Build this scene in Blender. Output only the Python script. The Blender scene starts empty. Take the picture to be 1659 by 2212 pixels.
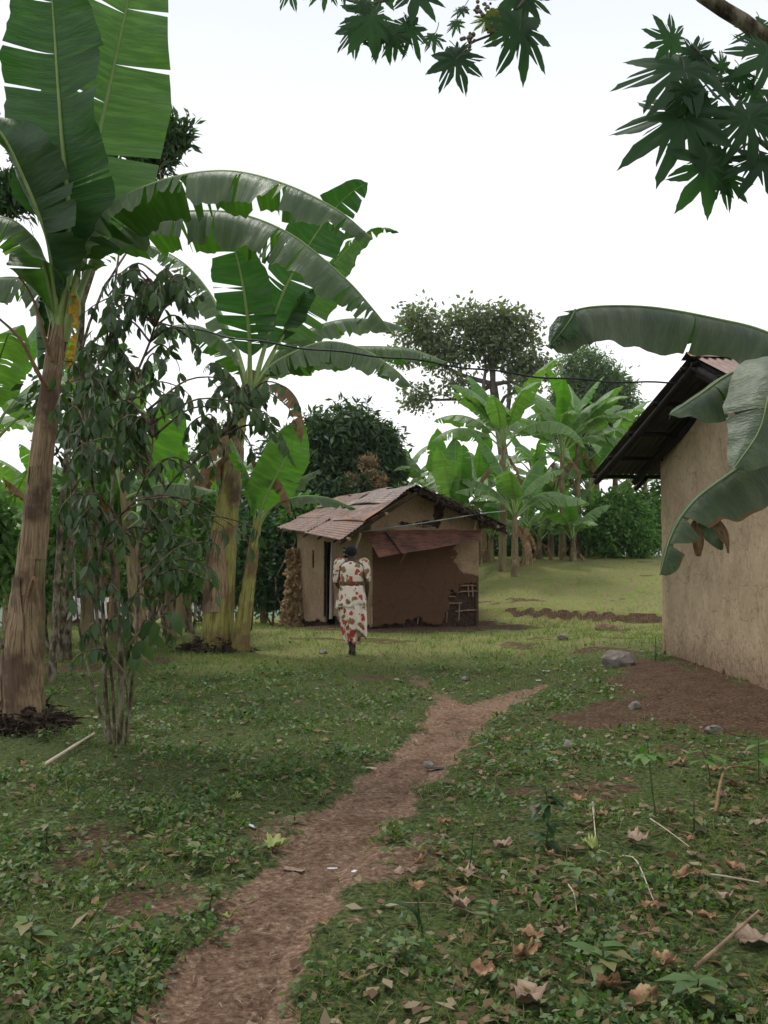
import bpy, bmesh, math, random
import numpy as np
from mathutils import Vector, noise as mnoise
R = math.radians
SC = bpy.context.scene
COL = SC.collection
# ---------------------------------------------------------------- camera geometry (all placement in metres)
CAM_H, FPX, CX, CY, PITCH = 1.6, 2152.0, 829.5, 1106.0, math.atan(79/2152.0)
def ray(u, v):
    x = (u-CX)/FPX; z = (CY-v)/FPX
    return np.array([x, math.cos(PITCH)-z*math.sin(PITCH), math.sin(PITCH)+z*math.cos(PITCH)])
def P(u, v, Y):
    d = ray(u, v); return np.array([0, 0, CAM_H]) + d*(Y/d[1])
def sst(a, b, x):
    t = np.clip((x-a)/(b-a), 0, 1); return t*t*(3-2*t)
# smooth value noise on numpy arrays
_rng0 = np.random.RandomState(7); _tab = _rng0.rand(256, 256)
def vnoise(x, y):
    x = np.asarray(x, float); y = np.asarray(y, float)
    xi = np.floor(x).astype(int); yi = np.floor(y).astype(int); fx = x-xi; fy = y-yi
    fx = fx*fx*(3-2*fx); fy = fy*fy*(3-2*fy)
    a = _tab[xi % 256, yi % 256]; b = _tab[(xi+1) % 256, yi % 256]; c = _tab[xi % 256, (yi+1) % 256]; d = _tab[(xi+1) % 256, (yi+1) % 256]
    return (a*(1-fx)+b*fx)*(1-fy)+(c*(1-fx)+d*fx)*fy
def fbm(x, y, o=4):
    s = 0; a = .5; f = 1.
    for i in range(o): s = s+a*vnoise(np.asarray(x)*f+17*i, np.asarray(y)*f+9*i); a *= .5; f *= 2.1
    return s
def seg_dist(x, y, pts):
    """distance to a polyline with half-widths: returns signed distance outside the strip"""
    best = np.full(np.shape(x), 1e9)
    for (x0, y0, w0), (x1, y1, w1) in zip(pts[:-1], pts[1:]):
        dx, dy = x1-x0, y1-y0
        t = np.clip(((x-x0)*dx+(y-y0)*dy)/(dx*dx+dy*dy), 0, 1)
        d = np.hypot(x-(x0+t*dx), y-(y0+t*dy))-(w0+t*(w1-w0))
        best = np.minimum(best, d)
    return best
def fl(u, v, hw=0):
    d = ray(u, v); t = -CAM_H/d[2]; return (d[0]*t, d[1]*t, hw*d[1]*t/FPX)
PATH = [(-1.75, -1.0, .45), (-1.45, 1.6, .43)]+[fl(*q) for q in [(450, 2212, 125), (535, 2040, 122), (655, 1900, 95), (740, 1800, 88), (833, 1700, 70), (950, 1600, 62), (1010, 1530, 78)]]
PATH_L = [fl(*q) for q in [(985, 1530, 22), (900, 1462, 16), (815, 1415, 20), (770, 1392, 14)]]
PATH_R = [fl(*q) for q in [(1050, 1530, 36), (1130, 1495, 22), (1200, 1475, 4)]]
SOIL = [(fl(1290, 1555), .4, .4), (fl(1460, 1535), .8, .5), (fl(1610, 1545), .9, .6), (fl(1450, 1478), .5, .9), (fl(1540, 1465), .65, 1.8), ((3.35, 10.8, 0), .8, 3.4)]
def ground_base(x, y):
    x = np.asarray(x, float); y = np.asarray(y, float)
    wr = sst(-.5, 3.5, x-(y-22)*.02)
    z = wr*(1.12*sst(20.5, 31, y)+.20*sst(-.05, .05, y-(22.1+.25*np.sin(x*.8)-.35*sst(2, 7, x)*2)))
    wl = sst(.3, -2.2, x)
    z = z-wl*.065*np.clip(y-19.5, 0, 16)
    z = z-np.clip(y-36, 0, 260)*.16*(sst(36, 50, y))
    z = z+.16*sst(1.6, 3.6, x)*sst(7, 10, y)*sst(19, 15, y)      # low mound along the house
    z = z-.12*np.clip(-x-9, 0, 60)*.6-.1*np.clip(x-14, 0, 60)*.3
    far = sst(300, 2500, np.hypot(x, y))
    z = z*(1-far)+(-45)*far+far*60*(fbm(x/900., y/900.+3, 3)-.45)
    return z
def path_d(x, y):
    n = (fbm(np.asarray(x)*3.1, np.asarray(y)*3.1, 3)-.45)*.3
    d = np.minimum(seg_dist(x, y, PATH), seg_dist(x, y, PATH_R))
    return d+n
def ground_z(x, y):
    x = np.asarray(x, float); y = np.asarray(y, float)
    near = sst(40, 25, y)
    n = (.10*(fbm(x*.7, y*.7, 3)-.45)+.035*(fbm(x*4+5, y*4, 3)-.45))*near
    dip = -.045*sst(.12, -.1, path_d(x, y))
    return ground_base(x, y)+n+dip
def gz(x, y): return float(ground_z(np.array([x]), np.array([y]))[0])
def G(u, v):
    """point of the ground seen at u,v"""
    d = ray(u, v); o = np.array([0, 0, CAM_H])
    t = 2.
    while t < 90:
        p = o+d*t
        if p[2] < gz(p[0], p[1]): break
        t += .1
    for _ in range(12):
        t2 = t-.1
        lo, hi = t2, t
        m = (lo+hi)/2
        break
    for _ in range(12):
        m = (lo+hi)/2; p = o+d*m
        if p[2] < gz(p[0], p[1]): hi = m
        else: lo = m
    return o+d*hi
def soil_mask(x, y):
    """1 = bare soil, 0 = overgrown"""
    x = np.asarray(x, float); y = np.asarray(y, float)
    s = sst(.10, -.06, path_d(x, y))
    dl = seg_dist(x, y, PATH_L)+(fbm(x*3, y*3, 3)-.45)*.3
    s = np.maximum(s, .62*sst(.15, -.1, dl)*sst(15.5, 11.5, y))
    nn = fbm(x*1.9+3, y*1.9+8, 4)
    for (cx, cy, _), rx, ry in SOIL:
        e = np.sqrt(((x-cx)/rx)**2+((y-cy)/ry)**2)+(nn-.45)*1.5
        s = np.maximum(s, sst(1.15, .75, e))
    e = np.sqrt(((x-.75)/2.1)**2+((y-20.6)/1.5)**2)+(nn-.45)*.8
    s = np.maximum(s, .95*sst(1.15, .9, e))
    e = np.sqrt(((x+1.4)/1.1)**2+((y-22.3)/2.2)**2)+(nn-.45)*.8
    s = np.maximum(s, .95*sst(1.15, .9, e))
    ter = np.abs(y-(22.1+.25*np.sin(x*.8)-.35*sst(2, 7, x)*2))
    s = np.maximum(s, .9*sst(.13, .05, ter+(nn-.45)*.16)*sst(2.2, 3, x))
    patch = sst(.60, .70, fbm(x*.9+20, y*.9+4, 4))
    s = np.maximum(s, .6*patch)
    return np.clip(s, 0, 1)
# ---------------------------------------------------------------- mesh building
class MB:
    def __init__(s): s.v = []; s.f = []; s.m = []; s.uv = []; s.n = 0
    def add(s, v, f, mat=0, uv=None):
        v = np.asarray(v, float).reshape(-1, 3); f = np.asarray(f, int)
        if f.ndim == 1: f = f.reshape(1, -1)
        s.v.append(v); s.f.append(f+s.n); s.m.append(np.full(len(f), mat, int))
        s.uv.append(np.zeros((len(v), 2)) if uv is None else np.asarray(uv, float)); s.n += len(v)
        return s
    def tube(s, pts, rad, n=8, mat=0, cap=True, wob=0, seed=0):
        pts = np.asarray(pts, float); m = len(pts); rad = np.broadcast_to(np.asarray(rad, float), (m,))
        T = np.gradient(pts, axis=0); T /= np.linalg.norm(T, axis=1)[:, None]+1e-9
        ref = np.array([0, 0, 1.]) if abs(T[:, 2]).mean() < .8 else np.array([0, -1., 0])
        V = []; UV = []; L = 0; rg = np.random.RandomState(seed); nz = 1+wob*(rg.rand(m, n)-.5)*2
        for i in range(m):
            if i: L += np.linalg.norm(pts[i]-pts[i-1])
            a = np.cross(T[i], ref); a /= np.linalg.norm(a)+1e-9; b = np.cross(T[i], a)
            an = np.arange(n)*2*np.pi/n
            V.append(pts[i]+rad[i]*(np.outer(np.cos(an)*nz[i], a)+np.outer(np.sin(an)*nz[i], b)))
            UV.append(np.stack([an/(2*np.pi), np.full(n, L)], 1))
        V = np.concatenate(V); UV = np.concatenate(UV)
        F = [[i*n+j, i*n+(j+1) % n, (i+1)*n+(j+1) % n, (i+1)*n+j] for i in range(m-1) for j in range(n)]
        s.add(V, F, mat, UV)
        if cap:
            s.add(V[:n], [list(range(n))[::-1]], mat, UV[:n]); s.add(V[-n:], [list(range(n))], mat, UV[-n:])
        return s
    def box(s, c, sx, sy, sz, rot=0, mat=0, jit=0, seed=0):
        rg = np.random.RandomState(seed)
        v = np.array([[x, y, z] for z in (-.5, .5) for y in (-.5, .5) for x in (-.5, .5)])*[sx, sy, sz]
        v = v+(rg.rand(8, 3)-.5)*jit
        cr, sr = math.cos(rot), math.sin(rot)
        v = v@np.array([[cr, sr, 0], [-sr, cr, 0], [0, 0, 1]])+np.asarray(c)
        s.add(v, [[0, 2, 3, 1], [4, 5, 7, 6], [0, 1, 5, 4], [2, 6, 7, 3], [1, 3, 7, 5], [0, 4, 6, 2]], mat); return s
    def grid(s, V, mat=0, uv=None, flip=False, closed=False):
        """V: (m,n,3)"""
        m, n = V.shape[:2]; i, j = np.meshgrid(np.arange(m-1), np.arange(n if closed else n-1), indexing='ij'); i = i.ravel(); j = j.ravel(); k = (j+1) % n
        F = np.stack([i*n+j, i*n+k, (i+1)*n+k, (i+1)*n+j], 1)
        if flip: F = F[:, ::-1]
        s.add(V.reshape(-1, 3), F, mat, None if uv is None else uv.reshape(-1, 2)); return s
    def build(s, name, mats, parent=None, smooth=True, loc=None):
        me = bpy.data.meshes.new(name)
        if not isinstance(mats, (list, tuple)): mats = [mats]
        v = np.concatenate(s.v); uv = np.concatenate(s.uv)
        if loc is not None: v = v-np.asarray(loc)
        me.vertices.add(len(v)); me.vertices.foreach_set('co', v.ravel().astype(np.float32))
        li = np.concatenate([f.ravel() for f in s.f]); cnt = np.concatenate([np.full(len(f), f.shape[1]) for f in s.f])
        me.loops.add(len(li)); me.loops.foreach_set('vertex_index', li.astype(np.int32))
        me.polygons.add(len(cnt)); st = np.concatenate([[0], np.cumsum(cnt)[:-1]])
        me.polygons.foreach_set('loop_start', st.astype(np.int32)); me.polygons.foreach_set('loop_total', cnt.astype(np.int32))
        me.polygons.foreach_set('material_index', np.concatenate(s.m).astype(np.int32))
        me.polygons.foreach_set('use_smooth', np.full(len(cnt), smooth))
        l = me.uv_layers.new(name='UVMap'); l.data.foreach_set('uv', uv[li].ravel().astype(np.float32))
        for m in mats: me.materials.append(m)
        me.update(calc_edges=True)
        o = bpy.data.objects.new(name, me); COL.objects.link(o)
        if loc is not None: o.location = loc
        if parent is not None:
            o.parent = parent; o.matrix_parent_inverse.identity()
            if loc is None: o.location = -Vector(parent.location) if parent.type == 'EMPTY' or True else (0, 0, 0)
            if loc is None: o.location = tuple(-np.array(world_loc(parent)))
        return o
def world_loc(o):
    l = np.array(o.location)
    return l if o.parent is None else l+world_loc(o.parent)
def tag(o, label=None, cat=None, group=None, kind=None):
    if label: o['label'] = label
    if cat: o['category'] = cat
    if group: o['group'] = group
    if kind: o['kind'] = kind
    return o
def thing(name, loc, label, cat, group=None):
    o = bpy.data.objects.new(name, None); COL.objects.link(o); o.location = tuple(loc); o.empty_display_size = .1
    return tag(o, label, cat, group)
def catmull(pts, n):
    pts = np.asarray(pts, float); p = np.vstack([2*pts[0]-pts[1], pts, 2*pts[-1]-pts[-2]])
    d = np.concatenate([[0], np.cumsum(np.linalg.norm(np.diff(pts, axis=0), axis=1))]); t = np.linspace(0, d[-1], n)
    out = []
    for x in t:
        i = min(np.searchsorted(d, x, 'right')-1, len(pts)-2); i = max(i, 0); q = (x-d[i])/(d[i+1]-d[i]+1e-9)
        a, b, c, e = p[i], p[i+1], p[i+2], p[i+3]
        out.append(.5*((2*b)+(c-a)*q+(2*a-5*b+4*c-e)*q*q+(3*b-a-3*c+e)*q**3))
    return np.array(out)
def nrm(v): v = np.asarray(v, float); return v/(np.linalg.norm(v, axis=-1, keepdims=True)+1e-9)
def scatter(mb, tv, tf, Pp, D, N, L, W, mat=0):
    """instances a leaf template (along, side, normal) at many frames, as one numpy block"""
    tv = np.asarray(tv, float); tf = np.asarray(tf, int); k = len(tv); n = len(Pp)
    D = nrm(D); S = nrm(np.cross(D, N)); N = np.cross(S, D)
    L = np.broadcast_to(L, (n,)); W = np.broadcast_to(W, (n,))
    V = Pp[:, None]+tv[None, :, 0, None]*(D*L[:, None])[:, None]+tv[None, :, 1, None]*(S*W[:, None])[:, None]+tv[None, :, 2, None]*(N*L[:, None])[:, None]
    F = (tf[None]+(np.arange(n)*k)[:, None, None]).reshape(-1, tf.shape[1])
    mb.add(V.reshape(-1, 3), F, mat, np.tile(tv[:, :2], (n, 1)))
LEAF4 = ([[0, 0, 0], [.45, .5, .03], [1, 0, -.06], [.45, -.5, .03]], [[0, 1, 2, 3]])
LEAF8 = ([[0, 0, 0], [.22, .36, .04], [.25, 0, 0], [.22, -.36, .04], [.58, .48, -.03], [.6, 0, -.07], [.58, -.48, -.03], [1, 0, -.28]],
         [[0, 2, 1, 1], [0, 3, 2, 2], [1, 2, 5, 4], [2, 3, 6, 5], [4, 5, 7, 7], [5, 6, 7, 7]])
BLADE = ([[0, .5, 0], [0, -.5, 0], [.5, .35, .04], [.5, -.35, .04], [1, 0, -.12], [1, 0, -.12]], [[0, 1, 3, 2], [2, 3, 5, 4]])
def fixq(t):
    """template faces with repeated indices -> keep as quads with a duplicated corner vertex"""
    tv = [list(v) for v in t[0]]; tf = []
    for f in t[1]:
        f = list(f)
        if f[2] == f[3]: tv.append(list(tv[f[3]])); f[3] = len(tv)-1
        tf.append(f)
    return tv, tf
LEAF8 = fixq(LEAF8)
# ---------------------------------------------------------------- materials
def M(name, rough=.8, spec=.3):
    m = bpy.data.materials.new(name); m.use_nodes = True; nt = m.node_tree; nt.nodes.clear()
    out = nt.nodes.new('ShaderNodeOutputMaterial'); b = nt.nodes.new('ShaderNodeBsdfPrincipled')
    b.inputs['Roughness'].default_value = rough; b.inputs['Specular IOR Level'].default_value = spec
    nt.links.new(b.outputs[0], out.inputs[0]); return m, nt, b, out
def nd(nt, t, **k):
    n = nt.nodes.new(t)
    for a, v in k.items(): setattr(n, a, v)
    return n
def lk(nt, a, b): nt.links.new(a, b)
def coords(nt, kind='Object', scale=(1, 1, 1)):
    tc = nd(nt, 'ShaderNodeTexCoord'); mp = nd(nt, 'ShaderNodeMapping'); mp.inputs['Scale'].default_value = scale
    lk(nt, tc.outputs[kind], mp.inputs[0]); return mp.outputs[0]
def noise(nt, vec, scale, detail=4, rough=.6):
    n = nd(nt, 'ShaderNodeTexNoise'); n.inputs['Scale'].default_value = scale; n.inputs['Detail'].default_value = detail; n.inputs['Roughness'].default_value = rough
    lk(nt, vec, n.inputs['Vector']); return n.outputs[0]
def ramp(nt, fac, stops):
    r = nd(nt, 'ShaderNodeValToRGB'); e = r.color_ramp.elements
    while len(e) < len(stops): e.new(.5)
    for i, (p, c) in enumerate(stops): e[i].position = p; e[i].color = (*c, 1) if len(c) == 3 else c
    lk(nt, fac, r.inputs[0]); return r.outputs[0]
def mix(nt, fac, a, b, mode='MIX'):
    n = nd(nt, 'ShaderNodeMixRGB', blend_type=mode)
    for i, x in ((0, fac), (1, a), (2, b)):
        if isinstance(x, (int, float)): n.inputs[i].default_value = x
        elif isinstance(x, tuple): n.inputs[i].default_value = (*x, 1)
        else: lk(nt, x, n.inputs[i])
    return n.outputs[0]
def bump(nt, b, h, st=.4, dist=.02):
    n = nd(nt, 'ShaderNodeBump'); n.inputs['Strength'].default_value = st; n.inputs['Distance'].default_value = dist
    lk(nt, h, n.inputs['Height']); lk(nt, n.outputs[0], b.inputs['Normal'])
def math_(nt, op, a, b=None):
    n = nd(nt, 'ShaderNodeMath', operation=op)
    for i, x in ((0, a), (1, b)):
        if x is None: continue
        if isinstance(x, (int, float)): n.inputs[i].default_value = x
        else: lk(nt, x, n.inputs[i])
    return n.outputs[0]
def foliage(name, c1, c2, rough=.5, trans=.3, spec=.35, c3=None, tcol=None):
    m, nt, b, out = M(name, rough, spec)
    g = nd(nt, 'ShaderNodeNewGeometry'); v = coords(nt)
    st = [(0, c1), (.75, c2)]+([(.97, c3), (1, c3)] if c3 else [])
    c = ramp(nt, g.outputs['Random Per Island'], st)
    c = mix(nt, noise(nt, v, 1.3, 2), c, mix(nt, 1., c, (.62, .68, .66), 'MULTIPLY'))
    lk(nt, c, b.inputs['Base Color'])
    t = nd(nt, 'ShaderNodeBsdfTranslucent'); tc = mix(nt, 1., c, tcol or (1.3, 1.6, .6), 'MULTIPLY'); lk(nt, tc, t.inputs[0])
    mx = nd(nt, 'ShaderNodeMixShader'); mx.inputs[0].default_value = trans
    lk(nt, b.outputs[0], mx.inputs[1]); lk(nt, t.outputs[0], mx.inputs[2]); lk(nt, mx.outputs[0], out.inputs[0]); return m
def banana_mat(name, top, under, trans, tcol, edge=None, rough=.42):
    m, nt, b, out = M(name, rough, .5)
    uv = coords(nt, 'UV'); sx = nd(nt, 'ShaderNodeSeparateXYZ'); lk(nt, uv, sx.inputs[0])
    mp = coords(nt, 'UV', (26, 1.2, 1)); veins = noise(nt, mp, 3.2, 3, .7)
    mp2 = coords(nt, 'UV', (2.2, .7, 1)); big = noise(nt, mp2, 1.5, 3)
    g = nd(nt, 'ShaderNodeNewGeometry')
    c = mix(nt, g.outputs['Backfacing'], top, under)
    c = mix(nt, ramp(nt, veins, [(.35, (0, 0, 0)), (.65, (.38, .38, .38))]), c, mix(nt, 1., c, (1.35, 1.3, 1.1), 'MULTIPLY'))
    c = mix(nt, ramp(nt, big, [(.45, (0, 0, 0)), (.75, (.5, .5, .5))]), c, mix(nt, 1., c, (1.3, 1.2, .8), 'MULTIPLY'))
    bands = noise(nt, coords(nt, 'UV', (7, .5, 1)), 2.2, 3, .6)
    c = mix(nt, ramp(nt, bands, [(.38, (.75, .75, .75)), (.6, (0, 0, 0))]), c, mix(nt, 1., c, (.62, .68, .66), 'MULTIPLY'))
    c = mix(nt, ramp(nt, bands, [(.52, (0, 0, 0)), (.66, (.6, .6, .6))]), c, mix(nt, 1., c, (1.35, 1.3, 1.2), 'MULTIPLY'))
    if edge:
        e = math_(nt, 'ADD', sx.outputs[1], math_(nt, 'MULTIPLY', math_(nt, 'SUBTRACT', big, .5), .9))
        c = mix(nt, ramp(nt, e, [(.9, (0, 0, 0)), (1., (1, 1, 1))]), c, edge)
    lk(nt, c, b.inputs['Base Color']); bump(nt, b, math_(nt, 'ADD', veins, math_(nt, 'MULTIPLY', bands, 2.5)), .5, .012)
    t = nd(nt, 'ShaderNodeBsdfTranslucent'); lk(nt, mix(nt, 1., c, tcol, 'MULTIPLY'), t.inputs[0])
    mx = nd(nt, 'ShaderNodeMixShader'); mx.inputs[0].default_value = trans
    lk(nt, b.outputs[0], mx.inputs[1]); lk(nt, t.outputs[0], mx.inputs[2]); lk(nt, mx.outputs[0], out.inputs[0]); return m
def simple(name, stops, scale=6, rough=.85, kind='Object', sc=(1, 1, 1), bs=.4, bd=.01, spec=.2, detail=5):
    m, nt, b, out = M(name, rough, spec); v = coords(nt, kind, sc); n = noise(nt, v, scale, detail)
    lk(nt, ramp(nt, n, stops), b.inputs['Base Color']); bump(nt, b, n, bs, bd); return m
mt = {}
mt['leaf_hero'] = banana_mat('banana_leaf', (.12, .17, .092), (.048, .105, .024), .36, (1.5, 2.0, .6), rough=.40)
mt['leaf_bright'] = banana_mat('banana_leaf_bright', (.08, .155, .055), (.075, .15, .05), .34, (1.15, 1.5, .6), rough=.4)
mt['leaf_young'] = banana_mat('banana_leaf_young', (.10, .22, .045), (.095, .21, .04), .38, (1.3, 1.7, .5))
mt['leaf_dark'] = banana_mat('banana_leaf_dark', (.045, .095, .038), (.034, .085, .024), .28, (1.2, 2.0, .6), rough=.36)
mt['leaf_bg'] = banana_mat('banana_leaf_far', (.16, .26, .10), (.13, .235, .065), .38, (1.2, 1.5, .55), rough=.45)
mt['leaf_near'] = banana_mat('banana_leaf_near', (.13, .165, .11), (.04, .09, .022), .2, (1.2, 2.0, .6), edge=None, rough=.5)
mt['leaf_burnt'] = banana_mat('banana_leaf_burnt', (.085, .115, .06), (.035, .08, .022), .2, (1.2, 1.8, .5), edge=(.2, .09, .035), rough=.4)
mt['leaf_yellow'] = banana_mat('banana_leaf_yellow', (.50, .30, .02), (.48, .30, .02), .4, (1.4, 1.2, .4), edge=(.22, .11, .03), rough=.6)
mt['leaf_dry'] = banana_mat('banana_leaf_dry', (.25, .15, .08), (.24, .15, .08), .2, (1.2, 1., .7), rough=.85)
mt['midrib'] = simple('banana_midrib', [(.3, (.20, .30, .09)), (.7, (.30, .38, .14))], 8, .5, spec=.4)
mt['midrib_dry'] = simple('dry_midrib', [(.3, (.12, .075, .04)), (.7, (.28, .18, .09))], 14, .9)
def stem_mat(name, cols, dark):
    m, nt, b, out = M(name, .7, .3)
    v = coords(nt, 'UV', (9, .8, 1)); n = noise(nt, v, 2.4, 5, .65); o = coords(nt); n2 = noise(nt, o, 2.2, 4)
    c = ramp(nt, n, cols); c = mix(nt, ramp(nt, n2, [(.48, (0, 0, 0)), (.62, (.85, .85, .85))]), c, dark)
    n3 = noise(nt, coords(nt, 'UV', (22, .5, 1)), 3., 4); c = mix(nt, ramp(nt, n3, [(.55, (0, 0, 0)), (.7, (.6, .6, .6))]), c, mix(nt, 1., c, (.4, .35, .3), 'MULTIPLY'))
    lk(nt, c, b.inputs['Base Color']); bump(nt, b, n3, .6, .03); return m
mt['stem_brown'] = stem_mat('pseudostem_brown', [(.34, (.05, .03, .018)), (.44, (.27, .18, .095)), (.5, (.16, .17, .05)), (.57, (.36, .26, .15)), (.66, (.09, .055, .03)), (.75, (.24, .16, .08))], (.085, .055, .035))
mt['stem_green'] = stem_mat('pseudostem_green', [(.36, (.12, .08, .03)), (.47, (.26, .25, .06)), (.57, (.38, .34, .10)), (.66, (.17, .22, .06))], (.16, .09, .045))
mt['stem_bg'] = stem_mat('pseudostem_far', [(.3, (.10, .07, .045)), (.5, (.24, .19, .10)), (.7, (.30, .26, .10))], (.12, .075, .05))
mt['sheath'] = stem_mat('dry_sheath', [(.34, (.06, .035, .02)), (.46, (.27, .175, .10)), (.57, (.40, .29, .17)), (.68, (.12, .07, .035))], (.09, .05, .03))
mt['bark'] = simple('bark', [(.36, (.035, .026, .016)), (.5, (.12, .092, .058)), (.6, (.24, .21, .15)), (.7, (.13, .13, .07))], 14, .9, sc=(1, 1, .5), bs=.7, bd=.02)
mt['bark_far'] = simple('bark_far', [(.3, (.06, .05, .045)), (.7, (.17, .15, .13))], 3, .9)
mt['coffee'] = foliage('coffee_leaf', (.03, .068, .022), (.09, .15, .05), .42, .25, .45, None)
mt['mango'] = foliage('mango_leaf', (.028, .055, .022), (.07, .125, .04), .5, .25)
mt['mango_flower'] = foliage('mango_panicle', (.36, .24, .12), (.5, .33, .18), .8, .3, tcol=(1, 1, 1))
mt['mid_tree'] = foliage('tree_leaf_olive', (.11, .14, .08), (.22, .26, .14), .65, .4, .3, (.24, .22, .14))
mt['soft_tree'] = foliage('tree_leaf_soft', (.09, .15, .07), (.17, .24, .12), .75, .38)
mt['upper_tree'] = foliage('tree_leaf_candle', (.03, .06, .03), (.075, .14, .05), .5, .25)
mt['shrub_light'] = foliage('shrub_leaf_light', (.08, .17, .04), (.17, .29, .085), .5, .38)
mt['shrub'] = foliage('shrub_leaf', (.05, .125, .028), (.14, .27, .06), .5, .38)
mt['shrub_dark'] = foliage('shrub_leaf_dark', (.02, .06, .02), (.055, .12, .035), .45, .3)
mt['castor'] = foliage('castor_leaf', (.036, .075, .034), (.06, .115, .05), .55, .42, .25, tcol=(1., 1.6, .7))
mt['castor_y'] = foliage('castor_leaf_yellowing', (.16, .2, .02), (.2, .22, .03), .45, .5)
mt['castor_stem'] = simple('castor_stem', [(.3, (.10, .085, .06)), (.7, (.24, .2, .15))], 12, .7)
mt['grass'] = foliage('grass_blade', (.07, .125, .025), (.17, .24, .055), .6, .32, .25, (.34, .26, .13))
mt['weed'] = foliage('weed_leaf', (.035, .088, .02), (.15, .25, .06), .5, .3, .4, (.26, .2, .08))
mt['lawn'] = foliage('lawn_blade', (.14, .215, .038), (.235, .305, .068), .7, .33, .2, (.34, .29, .15))
mt['litter'] = foliage('dry_litter', (.12, .07, .04), (.30, .19, .11), .8, .2, .2, (.42, .33, .22), tcol=(1.1, 1, .8))
mt['dryleaf'] = simple('dry_leaf', [(.35, (.12, .06, .035)), (.5, (.28, .16, .085)), (.65, (.4, .27, .16))], 14, .8, bs=.5)
mt['paleleaf'] = simple('pale_dry_leaf', [(.35, (.2, .13, .09)), (.6, (.34, .25, .18))], 18, .8)
mt['yelleaf'] = simple('yellow_green_leaf', [(.35, (.20, .27, .06)), (.6, (.32, .36, .12)), (.8, (.36, .28, .09))], 12, .55)
mt['plastic'] = simple('white_plastic', [(.3, (.62, .66, .72)), (.7, (.78, .8, .84))], 8, .4, spec=.5)
mt['plastic_b'] = simple('blue_plastic', [(.3, (.04, .12, .18)), (.7, (.08, .2, .28))], 8, .4, spec=.5)
mt['chip'] = simple('pale_wood_chip', [(.3, (.42, .33, .24)), (.7, (.58, .48, .36))], 14, .8)
mt['rock'] = simple('rock', [(.3, (.12, .10, .085)), (.55, (.24, .21, .18)), (.8, (.36, .33, .29))], 7, .9, bs=.8, bd=.03)
mt['wood_pole'] = simple('pole_wood', [(.3, (.16, .10, .06)), (.7, (.34, .24, .15))], 14, .85, sc=(1, 1, .3))
mt['wood_pale'] = simple('pale_wood', [(.3, (.34, .30, .25)), (.7, (.55, .5, .44))], 10, .8, sc=(1, 1, .25))
mt['wood_dark'] = simple('dark_wood', [(.3, (.025, .017, .012)), (.7, (.075, .05, .035))], 10, .9)
mt['firewood'] = foliage('firewood', (.17, .10, .055), (.40, .26, .14), .85, 0, .15, (.5, .36, .22), tcol=(1, 1, 1))
mt['eave_shade'] = simple('eave_shade_wood', [(.3, (.006, .005, .004)), (.7, (.022, .016, .012))], 8, .95)  # house roof timbers: deep shade under the roof put into the base colour
mt['black'] = simple('black_rubber', [(.3, (.012, .012, .014)), (.7, (.03, .03, .032))], 20, .5)
mt['string'] = simple('string', [(.3, (.10, .17, .17)), (.55, (.2, .26, .25)), (.62, (.4, .33, .24))], 2.5, .7)
mt['skin'] = simple('skin', [(.3, (.045, .022, .016)), (.7, (.07, .036, .026))], 30, .45, spec=.4, bs=.1)
mt['hair'] = simple('hair', [(.3, (.006, .006, .007)), (.7, (.018, .017, .018))], 90, .8, bs=.9)
mt['shoe'] = simple('shoe', [(.3, (.01, .01, .014)), (.7, (.03, .03, .04))], 20, .5)
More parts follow.
